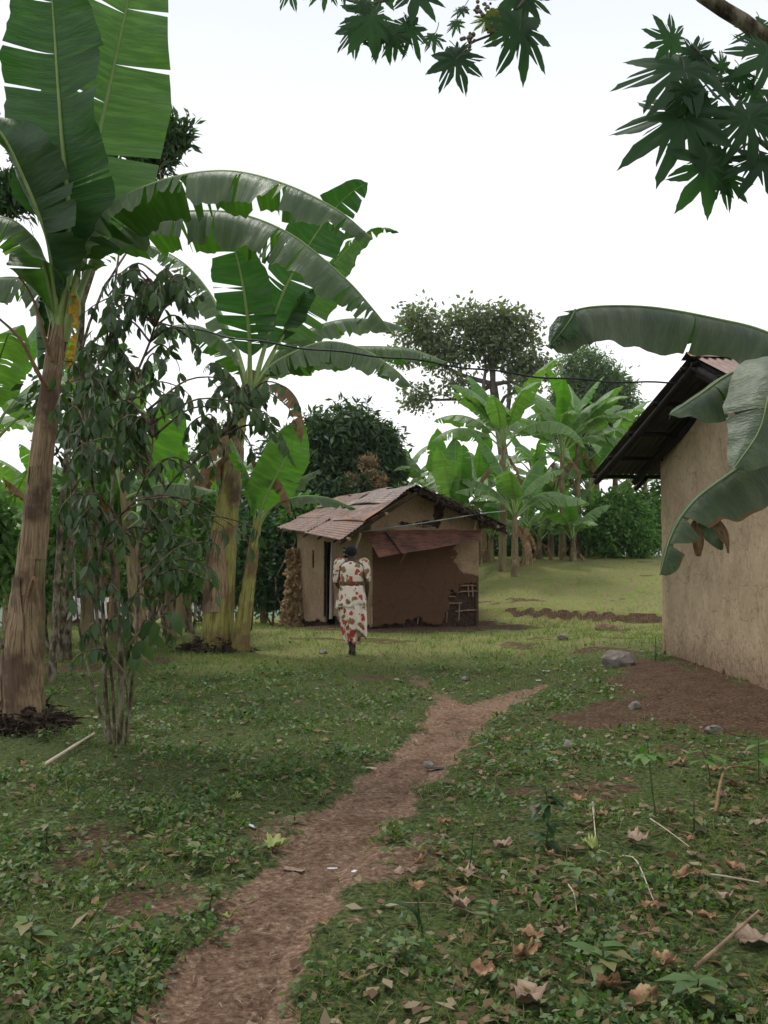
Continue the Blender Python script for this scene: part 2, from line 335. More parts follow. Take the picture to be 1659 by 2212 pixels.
# mud walls
def mud_mat(name, light, mid, darkc, stain=.5, dark_low=None, splash=None):
    m, nt, b, out = M(name, .95, .08); v = coords(nt)
    n1 = noise(nt, v, 1.6, 5, .65); n2 = noise(nt, v, 16, 8, .8); n3 = noise(nt, coords(nt, 'Object', (1, 1, .7)), 2.6, 5, .6)
    c = ramp(nt, n1, [(.35, mid), (.6, light)])
    c = mix(nt, ramp(nt, n3, [(.52, (0, 0, 0)), (.72, (stain, stain, stain))]), c, darkc)
    c = mix(nt, ramp(nt, n2, [(.36, (.75, .75, .75)), (.5, (0, 0, 0))]), c, mix(nt, 1., c, (.62, .57, .52), 'MULTIPLY'))
    if dark_low:
        at = nd(nt, 'ShaderNodeUVMap'); sp = nd(nt, 'ShaderNodeSeparateXYZ'); lk(nt, at.outputs[0], sp.inputs[0])
        h = math_(nt, 'ADD', sp.outputs[0], math_(nt, 'MULTIPLY', math_(nt, 'SUBTRACT', n3, .5), .5))
        c = mix(nt, ramp(nt, h, [(.42, (0, 0, 0)), (.58, (1, 1, 1))]), c, mix(nt, n2, dark_low, tuple(x*2.1 for x in dark_low)))
    if splash:      # mud thrown up by the rain along the foot of the wall
        sz = nd(nt, 'ShaderNodeSeparateXYZ'); lk(nt, v, sz.inputs[0])
        hh = math_(nt, 'ADD', math_(nt, 'MULTIPLY', sz.outputs[2], 1.2), math_(nt, 'MULTIPLY', math_(nt, 'SUBTRACT', n2, .5), 1.6))
        c = mix(nt, ramp(nt, hh, [(.15, (.8, .8, .8)), (.75, (0, 0, 0))]), c, splash)
    vo = nd(nt, 'ShaderNodeTexVoronoi', feature='DISTANCE_TO_EDGE'); vo.inputs['Scale'].default_value = 2.3
    mp = nd(nt, 'ShaderNodeMixRGB'); mp.inputs[0].default_value = .25; lk(nt, v, mp.inputs[1])
    nn = nd(nt, 'ShaderNodeTexNoise'); nn.inputs['Scale'].default_value = 3; lk(nt, v, nn.inputs[0]); lk(nt, nn.outputs[1], mp.inputs[2]); lk(nt, mp.outputs[0], vo.inputs['Vector'])
    crack = ramp(nt, vo.outputs['Distance'], [(.0, (.6, .6, .6)), (.014, (0, 0, 0))])
    c = mix(nt, crack, c, mix(nt, 1., c, (.45, .4, .35), 'MULTIPLY'))
    lk(nt, c, b.inputs['Base Color'])
    h = math_(nt, 'ADD', n2, math_(nt, 'MULTIPLY', n3, 1.5)); bump(nt, b, h, .55, .02); return m
mt['mud_house'] = mud_mat('house_mud_plaster', (.50, .385, .255), (.41, .31, .20), (.24, .17, .11), .45, splash=(.20, .125, .085))
mt['mud_hut'] = mud_mat('hut_mud_plaster', (.36, .255, .17), (.27, .19, .125), (.17, .115, .075), .5)
mt['mud_front'] = mud_mat('hut_front_plaster', (.36, .255, .165), (.27, .19, .12), (.13, .085, .055), .6, dark_low=(.07, .038, .022))
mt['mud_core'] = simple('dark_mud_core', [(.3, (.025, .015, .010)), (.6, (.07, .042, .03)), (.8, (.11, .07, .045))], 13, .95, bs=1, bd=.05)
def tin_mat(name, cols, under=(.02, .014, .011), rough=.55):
    m, nt, b, out = M(name, rough, .3); v = coords(nt)
    n1 = noise(nt, v, 2.2, 6, .65); n2 = noise(nt, coords(nt, 'UV', (2.5, 14, 1)), 1.5, 4); g = nd(nt, 'ShaderNodeNewGeometry')
    c = ramp(nt, math_(nt, 'ADD', math_(nt, 'MULTIPLY', n1, .6), math_(nt, 'MULTIPLY', n2, .4)), cols)
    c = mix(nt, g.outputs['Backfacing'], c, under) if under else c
    lk(nt, c, b.inputs['Base Color']); b.inputs['Metallic'].default_value = .15
    bump(nt, b, noise(nt, v, 30, 3), .25, .005); return m
mt['rust_a'] = tin_mat('rusty_sheet_pink', [(.36, (.075, .04, .027)), (.46, (.165, .098, .067)), (.55, (.235, .155, .115)), (.6, (.24, .10, .045)), (.68, (.12, .07, .048))])
mt['rust_b'] = tin_mat('rusty_sheet_grey', [(.4, (.07, .045, .036)), (.5, (.15, .10, .08)), (.58, (.30, .13, .06)), (.64, (.16, .12, .10))])
mt['rust_c'] = tin_mat('rusty_sheet_pale', [(.38, (.12, .08, .065)), (.5, (.24, .18, .15)), (.62, (.33, .27, .23))])
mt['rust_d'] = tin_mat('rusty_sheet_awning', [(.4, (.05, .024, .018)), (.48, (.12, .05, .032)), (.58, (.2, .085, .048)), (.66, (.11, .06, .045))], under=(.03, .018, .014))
mt['rust_black'] = tin_mat('blackened_sheet', [(.3, (.01, .008, .007)), (.6, (.03, .022, .018)), (.8, (.09, .055, .035))])
mt['rust_house'] = tin_mat('house_roof_sheet', [(.36, (.13, .075, .055)), (.5, (.20, .125, .095)), (.62, (.26, .18, .145))], under=(.012, .009, .008))  # underside near black: the roof's deep shade is in this colour
mt['tin_far'] = tin_mat('far_roof_sheet', [(.3, (.25, .25, .26)), (.5, (.42, .42, .44)), (.62, (.4, .26, .17))], under=None)
PATHCOL = [(.34, (.085, .047, .03)), (.46, (.195, .118, .078)), (.57, (.285, .188, .13)), (.68, (.47, .36, .26))]
# ground
def ground_mat():
    m, nt, b, out = M('ground', .95, .1); v = coords(nt)
    at = nd(nt, 'ShaderNodeAttribute', attribute_name='soil'); lw = nd(nt, 'ShaderNodeAttribute', attribute_name='lawn')
    fine = noise(nt, v, 34, 6, .75); med = noise(nt, v, 5, 5, .65); big = noise(nt, v, .55, 3)
    vo = nd(nt, 'ShaderNodeTexVoronoi'); vo.inputs['Scale'].default_value = 26; lk(nt, v, vo.inputs['Vector'])
    soil = ramp(nt, fine, [(.34, (.04, .023, .015)), (.48, (.095, .058, .036)), (.6, (.17, .11, .07)), (.72, (.34, .25, .17))])
    soil = mix(nt, ramp(nt, med, [(.35, (.65, .65, .65)), (.6, (0, 0, 0))]), soil, mix(nt, 1., soil, (.5, .45, .42), 'MULTIPLY'))
    tr = nd(nt, 'ShaderNodeAttribute', attribute_name='trod')
    soil = mix(nt, tr.outputs['Fac'], soil, ramp(nt, fine, PATHCOL))
    g1 = ramp(nt, fine, [(.36, (.025, .022, .012)), (.46, (.05, .065, .022)), (.55, (.085, .125, .038)), (.64, (.17, .14, .07)), (.73, (.32, .24, .15))])
    g2 = ramp(nt, fine, [(.34, (.09, .12, .028)), (.5, (.175, .225, .052)), (.64, (.30, .29, .11))])
    g2 = mix(nt, ramp(nt, med, [(.43, (0, 0, 0)), (.6, (.85, .85, .85))]), g2, (.24, .175, .10))
    gr = mix(nt, lw.outputs['Fac'], g1, g2)
    th = math_(nt, 'ADD', at.outputs['Fac'], math_(nt, 'MULTIPLY', math_(nt, 'SUBTRACT', med, .5), 1.1))
    c = mix(nt, ramp(nt, th, [(.4, (0, 0, 0)), (.6, (1, 1, 1))]), gr, soil)
    far = nd(nt, 'ShaderNodeAttribute', attribute_name='far'); c = mix(nt, far.outputs['Fac'], c, mix(nt, noise(nt, v, .02, 4), (.04, .07, .03), (.1, .14, .06)))
    lk(nt, c, b.inputs['Base Color']); bump(nt, b, math_(nt, 'ADD', fine, med), .8, .03); return m
mt['ground'] = ground_mat()
def soil_path_mat():
    m, nt, b, out = M('path_soil', .95, .1); v = coords(nt)
    fine = noise(nt, v, 30, 6, .75); med = noise(nt, v, 4, 5, .65); st = noise(nt, coords(nt, 'Object', (60, 22, 30)), 1.6, 3)
    c = ramp(nt, fine, PATHCOL)
    c = mix(nt, ramp(nt, med, [(.38, (.7, .7, .7)), (.6, (0, 0, 0))]), c, mix(nt, 1., c, (.5, .45, .42), 'MULTIPLY'))
    c = mix(nt, ramp(nt, st, [(.62, (0, 0, 0)), (.72, (.6, .6, .6))]), c, (.34, .25, .16))
    lk(nt, c, b.inputs['Base Color']); bump(nt, b, math_(nt, 'ADD', fine, med), .9, .03); return m
mt['path'] = soil_path_mat()
def cloth_mat(name='floral_cloth', rt_=.29):
    m, nt, b, out = M(name, .5, .35); v = coords(nt)
    w = nd(nt, 'ShaderNodeMixRGB'); w.inputs[0].default_value = .12; lk(nt, v, w.inputs[1]); nn = nd(nt, 'ShaderNodeTexNoise'); nn.inputs['Scale'].default_value = 9; lk(nt, v, nn.inputs[0]); lk(nt, nn.outputs[1], w.inputs[2])
    def vor(sc, off):
        mp = nd(nt, 'ShaderNodeMapping'); mp.inputs['Location'].default_value = off; lk(nt, w.outputs[0], mp.inputs[0])
        q = nd(nt, 'ShaderNodeTexVoronoi'); q.inputs['Scale'].default_value = sc; lk(nt, mp.outputs[0], q.inputs['Vector']); return q
    a = vor(10.5, (0, 0, 0)); o = vor(8.5, (3, 1, 2)); k = vor(15., (1, 7, 5))
    c = mix(nt, noise(nt, v, 12, 3), (.68, .58, .44), (.8, .73, .62))
    c = mix(nt, ramp(nt, o.outputs['Distance'], [(.34, (1, 1, 1)), (.42, (0, 0, 0))]), c, mix(nt, noise(nt, v, 40, 2), (.14, .07, .02), (.34, .2, .05)))
    c = mix(nt, ramp(nt, a.outputs['Distance'], [(rt_, (1, 1, 1)), (rt_+.06, (0, 0, 0))]), c, mix(nt, noise(nt, v, 45, 2), (.38, .012, .02), (.55, .06, .06)))
    c = mix(nt, ramp(nt, k.outputs['Distance'], [(.14, (1, 1, 1)), (.2, (0, 0, 0))]), c, (.10, .02, .02))
    lk(nt, c, b.inputs['Base Color']); b.inputs['Sheen Weight'].default_value = .2; return m
mt['cloth'] = cloth_mat('floral_cloth', .25); mt['cloth_red'] = cloth_mat('floral_cloth_red_border', .40)
mt['sash'] = simple('sash_cloth', [(.3, (.09, .03, .02)), (.55, (.17, .06, .03)), (.7, (.4, .3, .18))], 14, .5)
mt['trim'] = simple('cream_trim', [(.3, (.6, .52, .42)), (.7, (.74, .68, .6))], 10, .6)
# ---------------------------------------------------------------- plant builders
def banana_leaf(parent, ctrl, hw, up, droop=(40, 40), t0=.2, ncut=8, seed=0, mat='leaf_hero', wav=.03, n=46, pet=.022, rib='midrib', gap=.02, curl=0, kdiv=5, midrib=True, ragged=.25, tipw=.6, label=None, fall=0, offs=(0, 0), missing=()):
    """one banana leaf: blade strips on both sides of an arching midrib. droop in degrees at the outer edge for (side -, side +)."""
    rg = np.random.RandomState(seed); sp = catmull(ctrl, n); T = nrm(np.gradient(sp, axis=0))
    up = np.asarray(up, float)
    U = np.array([up]*n) if up.ndim == 1 else np.array([[np.interp(i/(n-1), np.linspace(0, 1, len(up)), up[:, k]) for k in range(3)] for i in range(n)])
    S = nrm(np.cross(T, U)); N = np.cross(S, T)
    i0 = int(t0*n); ns = n-i0; L = np.linalg.norm(np.diff(sp[i0:], axis=0), axis=1).sum()
    def at(arr, s):
        x = i0+s*(ns-1); i = np.clip(np.floor(x).astype(int), 0, n-2); f = (x-i)[:, None]; return arr[i]*(1-f)+arr[i+1]*f
    mb = MB()
    for si, side in enumerate((-1, 1)):
        cuts = np.sort(rg.rand(ncut)*.92+.04) if ncut else np.array([])
        edges = np.concatenate([[0], cuts, [1]])
        ph = rg.rand()*6; base_d = R(droop[si]); pl_ = rg.rand()*6
        for a, b in zip(edges[:-1], edges[1:]):
            if b-a < .004: continue
            if any(m_[0] == side and m_[1] <= (a+b)/2 <= m_[2] for m_ in missing): continue
            m = max(3, int((b-a)*n*1.1)+2); s = np.linspace(a, b, m)
            dj = base_d+R(rg.randn()*(6+fall)) if ncut else base_d
            lenj = 1-ragged*rg.rand()*.35 if ncut else 1
            w = hw*np.minimum(1, (s*5.5+.02)**.75)*np.minimum(1, ((1-s)*(2.4/tipw)*.6+.015)**tipw)*lenj
            q = (s-a)/(b-a+1e-9); g = gap*(rg.rand()+.3)
            p0 = at(sp, s); Tt = at(T, s); Ss = at(S, s)*side; Nn = at(N, s)
            V = np.zeros((m, kdiv+1, 3)); UV = np.zeros((m, kdiv+1, 2)); p = p0.copy(); V[:, 0] = p0-Nn*.004; UV[:, 0, 0] = s*L
            lw = R(11)*np.sin(s*L*4.3+pl_)*(wav > .01)
            for j in range(1, kdiv+1):
                r = j/kdiv; ang = R(-8)+(dj+R(8))*min(1, r*1.9)**.8+R(curl)*r+lw*r
                ang = ang+.10*np.sin(s*L*7+ph+r*2)*r
                p = p+(w/kdiv)[:, None]*(Ss*np.cos(ang)[:, None]-Nn*np.sin(ang)[:, None])
                sh = (w*r*.16)[:, None]*Tt
                pin = (-(q-.5)*2*g*r*(1 if ncut else 0))[:, None]*Tt
                wave = (wav*np.sin(s*L*11+ph*2+r)*r*r+wav*.5*np.sin(s*L*29+ph)*r*r+.35*wav*np.sin(s*L*47+ph*5)*r)[:, None]*Nn
                V[:, j] = p+sh+pin+wave; UV[:, j, 0] = s*L; UV[:, j, 1] = r
            mb.grid(V, 0, UV, flip=(side == -1))
    leaf = mb.build('leaf', mt[mat] if isinstance(mat, str) else mat, parent)
    if label: leaf['label'] = label
    if midrib:
        rr = np.interp(np.linspace(0, 1, n), [0, t0, .6, 1], [pet*1.5, pet, pet*.5, pet*.15])
        MB().tube(sp-N*(rr*.55)[:, None], rr, 6).build('midrib', mt[rib], leaf)
    return leaf
def UVs(lst):
    """[(u,v,Y)...] -> metres"""
    return np.array([P(*q) for q in lst])
def pseudostem(parent, pts, rad, mat='stem_brown', seed=0, sheaths=6, name='pseudostem'):
    pts = np.array(pts, float); pts[0, 2] = gz(pts[0, 0], pts[0, 1])-.12
    sp = catmull(pts, 26); rr = np.interp(np.linspace(0, 1, 26), np.linspace(0, 1, len(rad)), rad)
    rg = np.random.RandomState(seed)
    st = MB().tube(sp, rr, 16, wob=.09, seed=seed); o = st.build(name, mt[mat], parent)
    for k in range(sheaths):     # loose dry sheaths hugging the stem
        sh = MB()
        i = int(rg.rand()*20); an = rg.rand()*6.28; ln = rg.randint(5, 9); wd = .5+rg.rand()*.7
        V = np.zeros((ln, 7, 3))
        for a in range(ln):
            c = sp[min(i+a, 25)]; r = rr[min(i+a, 25)]*(1.04+.06*rg.rand()+.34*(a/ln)**2.2*(rg.rand()+.3)*(1 if k % 2 else .25))
            for b in range(7):
                q = an+(b-3)/3*wd*(1-.75*(a/ln)**2)+.1*np.sin(a)
                V[a, b] = c+np.array([np.cos(q), np.sin(q), 0])*r*(1+.05*np.sin(b*2.+a))
        uv = np.stack(np.meshgrid(np.linspace(0, .3, 7), np.linspace(0, 1, ln)), -1)
        sh.grid(V, 0, uv, flip=True).build('dry_sheath', mt['sheath'], parent)
    return sp, rr
def az_leaf(parent, base, az, e0, e1, L, hw, seed, mat, detail=1, drp=None, **k):
    """a leaf from its compass direction: starts at elevation e0 and bends to e1 (degrees)"""
    n = 9; p = np.array(base, float); pts = [p.copy()]; rg = np.random.RandomState(seed)
    for i in range(n):
        t = i/(n-1); e = R(e0+(e1-e0)*t**1.3); a = R(az)+.06*rg.randn()
        p = p+L/n*np.array([math.cos(e)*math.cos(a), math.cos(e)*math.sin(a), math.sin(e)]); pts.append(p.copy())
    if drp is None: drp = (25+rg.rand()*35, 25+rg.rand()*35)
    aa = R(az); up = np.array([-math.cos(aa)*.6, -math.sin(aa)*.6, 1.]) if e0 > 50 else np.array([0, 0, 1.])
    return banana_leaf(parent, pts, hw, up, drp, seed=seed, mat=mat, n=30 if detail else 20, kdiv=4 if detail else 3, **k)
def banana_plant(base, h, nl, L, hw, seed, label, group=None, mat='leaf_bg', stem='stem_bg', r=(.12, .06), lean=(0, 0), eb=(80, 5), azs=None, dead=2, name='banana_plant', fan=None, ncut=9):
    rg = np.random.RandomState(seed); base = np.array(base, float); t = thing(name, base, label, 'banana plant', group)
    top = base+np.array([lean[0], lean[1], h]); mid = (base+top)/2+np.array([lean[0]*-.15, 0, 0])
    pseudostem(t, [base-[0, 0, .06], mid, top], [r[0], (r[0]+r[1])/2, r[1]], stem, seed, sheaths=3)
    for i in range(nl):
        f = i/max(1, nl-1)          # 0 oldest .. 1 youngest
        az = (i*137.5+rg.rand()*40+seed*31) % 360 if azs is None else azs[i % len(azs)]+rg.randn()*8
        e0 = 48+(eb[0]-48)*f+rg.randn()*4; e1 = -45+(eb[1]+45)*f+rg.randn()*12
        az_leaf(t, top-[0, 0, .15*(1-f)], az, min(e0, 84), e1+(30*f), L*(.78+.3*rg.rand()), hw*(.85+.3*rg.rand()), seed*50+i, mat if i < nl-2 else ('leaf_young' if mat == 'leaf_bg' else mat), detail=1 if base[1] < 20 else 0, t0=.2, ncut=int(ncut*(1.2-f)), pet=.02, wav=.02, midrib=base[1] < 45)
    for i in range(dead+2):
        az = rg.rand()*360
        az_leaf(t, top-[0, 0, .1+.5*rg.rand()], az, -25, -88, L*(.35+.3*rg.rand()), hw*.35, seed*77+i, 'leaf_dry', detail=0, t0=.15, ncut=5, drp=(75, 75), pet=.015, rib='midrib_dry', fall=15, midrib=False)
    return t
def crown_mesh(blobs, n, size, seed, droop=.3, cl=9, fill=.45, tmpl=LEAF4, clr=.22, asp=.5, upb=.4):
    """foliage as clusters of separate leaves through the volume of several uneven clumps"""
    rg = np.random.RandomState(seed); vol = np.array([b[1][0]*b[1][1]*b[1][2] for b in blobs])**.7; pr = vol/vol.sum()
    ci = rg.choice(len(blobs), n, p=pr); C = np.array([blobs[i][0] for i in ci], float); RR = np.array([blobs[i][1] for i in ci], float)
    d = nrm(rg.randn(n, 3)); rad = fill+(1-fill)*rg.rand(n)**.6; cen = C+d*RR*rad[:, None]
    keep = vnoise(cen[:, 0]*1.7+cen[:, 2], cen[:, 2]*1.9+cen[:, 1]) > .18; cen = cen[keep]; d = d[keep]; m = len(cen)
    Pp = np.repeat(cen, cl, 0)+rg.randn(m*cl, 3)*clr*.5; D = nrm(rg.randn(m*cl, 3)+np.repeat(d, cl, 0)*.6); D[:, 2] -= droop
    N = nrm(rg.randn(m*cl, 3)*.7+[0, 0, 1.]*np.array(upb)+np.repeat(d, cl, 0)*.5)
    mb = MB(); Ls = size*(.6+.8*rg.rand(m*cl)); scatter(mb, tmpl[0], tmpl[1], Pp, D, N, Ls, Ls*asp)
    return mb
def limb(mb, a, b, r0, r1, seed=0, bend=.12, n=8):
    a = np.asarray(a, float); b = np.asarray(b, float); rg = np.random.RandomState(seed); L = np.linalg.norm(b-a)
    m1 = a+(b-a)*.35+rg.randn(3)*L*bend; m2 = a+(b-a)*.7+rg.randn(3)*L*bend*.7
    s = catmull([a, m1, m2, b], n); mb.tube(s, np.linspace(r0, r1, n), 7, wob=.05, seed=seed); return s
def tree(name, base, fork, blobs, n, size, mat, label, r=.18, seed=0, group=None, bark='bark_far', cat='tree', bare=0, **k):
    t = thing(name, base, label, cat, group); base = np.array(base, float); fork = np.array(fork, float)
    mb = MB(); s = catmull([base-[0, 0, .1], base+(fork-base)*.5+[.05, 0, 0], fork], 10); mb.tube(s, np.linspace(r, r*.65, 10), 9, wob=.06, seed=seed)
    rg = np.random.RandomState(seed)
    for i, (c, rr) in enumerate(blobs):
        st = s[-1-rg.randint(0, 3)]; e = limb(mb, st, c, r*.42, r*.1, seed+i)
        for q in range(4):
            dd = nrm(rg.randn(3)+[0, 0, .3])*np.array(rr)*.8; limb(mb, e[-1-rg.randint(0, 4)], np.array(c)+dd, r*.1, r*.03, seed+i*9+q, n=5)
        for q in range(bare):
            dd = nrm(rg.randn(3)+[0, 0, .9])*np.array(rr)*(1.3+.35*rg.rand()); w = limb(mb, np.array(c), np.array(c)+dd, r*.06, r*.015, seed+i*9+q+50, n=6)
            for z in range(3): limb(mb, w[-2-z % 3], w[-1]+rg.randn(3)*.3, r*.025, r*.01, seed+z, n=4)
    mb.build('trunk', mt[bark], t)
    cm = crown_mesh(blobs, n, size, seed, **k); cm.build('crown', mt[mat], t); return t
# palmate castor leaf template (centre = where the stalk joins)
def castor_template(seed, lobes=9, span=150, web=.47, holes=True):
    rg = np.random.RandomState(seed); angs = np.linspace(-span, span, lobes); out = []
    for i, a in enumerate(angs):
        ln = (1-.45*abs(a/span)**1.5)*(.9+.2*rg.rand()); half = (angs[1]-angs[0])/2
        for q in np.linspace(-1, 1, 13)[:-1]:
            r = web*(.7+.3*ln)+(ln-web*(.7+.3*ln))*(1-abs(q)**1.25); r *= 1+.035*((int(round((q+1)*6))) % 2)*(-1 if abs(q) > .1 else 0)
            aa = R(a+q*half*(.55+.45*abs(q))); out.append([r*math.cos(aa), r*math.sin(aa)])
    out = np.array(out); k = len(out)
    inner = out*.5; z1 = -.10*np.hypot(*inner.T)**2+.03*np.cos(np.arange(k)*2*np.pi/12); z2 = -.30*np.hypot(*out.T)**2
    tv = [[0, 0, 0]]+[[x, y, z] for (x, y), z in zip(inner, z1)]+[[x, y, z] for (x, y), z in zip(out, z2)]
    tri = [[0, 1+(i+1) % k, 1+i] for i in range(k)]; quad = [[1+i, 1+(i+1) % k, 1+k+(i+1) % k, 1+k+i] for i in range(k)]
    if holes:
        drop = rg.rand(k) < .11; quad = [q for q, d_ in zip(quad, drop) if not d_]
    return np.array(tv), np.array(tri), np.array(quad)
CT = [castor_template(i, lo) for i, lo in enumerate((9, 8, 10, 9, 8))]
def castor_leaf(mb, p, d, nrml, size, k, mat=0):
    tv, tri, quad = CT[k % 5]; D = nrm(d); S = nrm(np.cross(D, nrml)); N = np.cross(S, D)
    V = np.asarray(p)+size*(tv[:, 0:1]*D+tv[:, 1:2]*S+tv[:, 2:3]*N)
    n0 = mb.n; mb.add(V, tri, mat); mb.v.append(np.zeros((0, 3))); mb.f.append(quad+n0); mb.m.append(np.full(len(quad), mat)); mb.uv.append(np.zeros((0, 2)))
# ---------------------------------------------------------------- terrain, path, cover
def axis(segs):
    out = [segs[0][0]]
    for a, b, st in segs:
        k = max(1, int(round((b-a)/st))); out += list(np.linspace(a, b, k+1)[1:])
    return np.array(out)
gx = axis([(-6000, -1500, 900), (-1500, -300, 240), (-300, -60, 40), (-60, -14, 3), (-14, -5, .3), (-5, 5, .075), (5, 12, .3), (12, 60, 4), (60, 300, 40), (300, 1500, 240), (1500, 6000, 900)])
gy = axis([(-400, -30, 60), (-30, -3, 2), (-3, 2, .25), (2, 14, .075), (14, 26, .12), (26, 45, .5), (45, 120, 4), (120, 500, 30), (500, 2000, 150), (2000, 7000, 700)])
X, Y = np.meshgrid(gx, gy, indexing='ij'); Z = ground_z(X, Y)
# crumbly relief on the bare soil
sm = soil_mask(X, Y); near = (np.abs(X) < 6) & (Y > 1) & (Y < 27)
Z = Z+np.where(near, (.015*(fbm(X*9, Y*9, 3)-.45)+.012*(vnoise(X*23, Y*23)-.5)), 0)
g = MB().grid(np.stack([X, Y, Z], -1), 0, flip=True)
go = g.build('ground', mt['ground']); tag(go, kind='structure')
if go.data.polygons[len(go.data.polygons)//2].normal.z < 0: go.data.flip_normals()
lawn = np.clip(sst(12.2, 15.5, Y-.25*X)*(1-.55*sst(-1., -4, X)*sst(22, 16, Y)), 0, 1)
trod = sst(.5, .0, np.minimum(path_d(X, Y), seg_dist(X, Y, PATH_L)+.25))
for nm, arr in (('trod', trod), ('soil', sm), ('lawn', lawn), ('far', sst(60, 200, np.hypot(X, Y)))):
    a = go.data.attributes.new(nm, 'FLOAT', 'POINT'); a.data.foreach_set('value', arr.ravel().astype(np.float32))
def lawn_w(x, y): return np.clip(sst(12.2, 15.5, y-.25*x)*(1-.55*sst(-1., -4, x)*sst(22, 16, y)), 0, 1)
def path_sheet(name, line, ext, ymax):
    pts = catmull([(a, b, w) for a, b, w in line], 150); c = pts[:, :2]; T = nrm(np.gradient(c, axis=0)); Nn = np.stack([-T[:, 1], T[:, 0]], 1)
    rg = np.random.RandomState(3); k = 17; V = np.zeros((150, k, 3))
    for j in range(k):
        q = j/(k-1)*2-1; off = pts[:, 2]*(ext)*q*(1+.28*(fbm(np.arange(150)*.22+(q > 0)*40, np.full(150, 3.3), 3)-.45)*2)
        xy = c+Nn*off[:, None]; z = ground_z(xy[:, 0], xy[:, 1])+.012+.006*(vnoise(xy[:, 0]*23, xy[:, 1]*23)-.5)-.022*abs(q)**4+.015*(fbm(xy[:, 0]*9, xy[:, 1]*9, 3)-.45)
        V[:, j] = np.stack([xy[:, 0], xy[:, 1], z], 1)
    o = MB().grid(V).build(name, mt['path']); tag(o, kind='structure')
    if o.data.polygons[100].normal.z < 0: o.data.flip_normals()
    return o
path_sheet('path', PATH, .86, 12)
# ---- ground cover
def cover(name, n, ymin, ymax, power, tmpl, mat, L, asp, dens, up=1.4, lying=0., seed=1, xs=.46, side=1.2, clump=5, cr=.05, label=None):
    rg = np.random.RandomState(seed); m = n//clump
    u = rg.rand(m); e = 1-power
    y = (ymin**e+u*(ymax**e-ymin**e))**(1/e) if abs(e) > 1e-3 else ymin*(ymax/ymin)**u
    x = (rg.rand(m)*2-1)*(xs*y+side); w = dens(x, y); k = rg.rand(m) < w; x, y = x[k], y[k]
    x = np.repeat(x, clump)+rg.randn(len(x)*clump)*cr*(1+np.repeat(y, clump)/10); y = np.repeat(y, clump)+rg.randn(len(y)*clump)*cr*(1+np.repeat(y, clump)/10)
    z = ground_z(x, y)+.004; N_ = len(x); P_ = np.stack([x, y, z], 1)
    D = nrm(rg.randn(N_, 3)*[1, 1, .25]); D[:, 2] = np.abs(D[:, 2])+up*rg.rand(N_); D = nrm(D)
    Nn = nrm(np.stack([rg.randn(N_)*.5, rg.randn(N_)*.5, np.ones(N_)], 1)+.001)
    s = L*(.55+.9*rg.rand(N_))*(1+y/16); P_[:, 2] += rg.rand(N_)*lying
    mb = MB(); scatter(mb, tmpl[0], tmpl[1], P_, D, Nn, s, s*asp); o = mb.build(name, mt[mat]); tag(o, label, name.replace('_', ' '), kind='stuff'); return o
def d_green(x, y): return np.clip(1-soil_mask(x, y)*1.25, 0, 1)*np.clip(.25+1.6*(fbm(x*2.2+4, y*2.2, 4)-.25), .04, 1)
def d_grs(x, y): return d_green(x, y)*np.where((y < 11), .42, .9)
def d_weed(x, y): return d_green(x, y)*np.clip((fbm(x*1.3+40, y*1.3, 3)-.34)*4, .04, 1)*(1-.97*lawn_w(x, y))*np.clip((fbm(x*4.5+7, y*4.5, 2)-.22)*3.2, .15, 1)
def d_lawn(x, y): return np.clip(1-soil_mask(x, y)*1.1, 0, 1)*lawn_w(x, y)*np.clip(2.6*(fbm(x*1.1, y*1.6+9, 4)-.26), .05, 1)
cover('weeds', 480000, 2.0, 17, 1.3, LEAF4, 'weed', .027, .6, d_weed, up=.7, lying=.05, seed=1, clump=8, cr=.035, label='low broad-leaved weeds carpeting both sides of the path')
cover('grass', 230000, 2.0, 22, 1.0, BLADE, 'grass', .048, .075, d_grs, up=1.5, seed=2, clump=6, cr=.03, label='short tangled grass between the weeds near the path')
cover('lawn', 150000, 12, 45, 1.3, BLADE, 'lawn', .026, .12, d_lawn, up=1.3, seed=3, clump=6, cr=.04, xs=.5, label='short pale lawn around the hut and house')
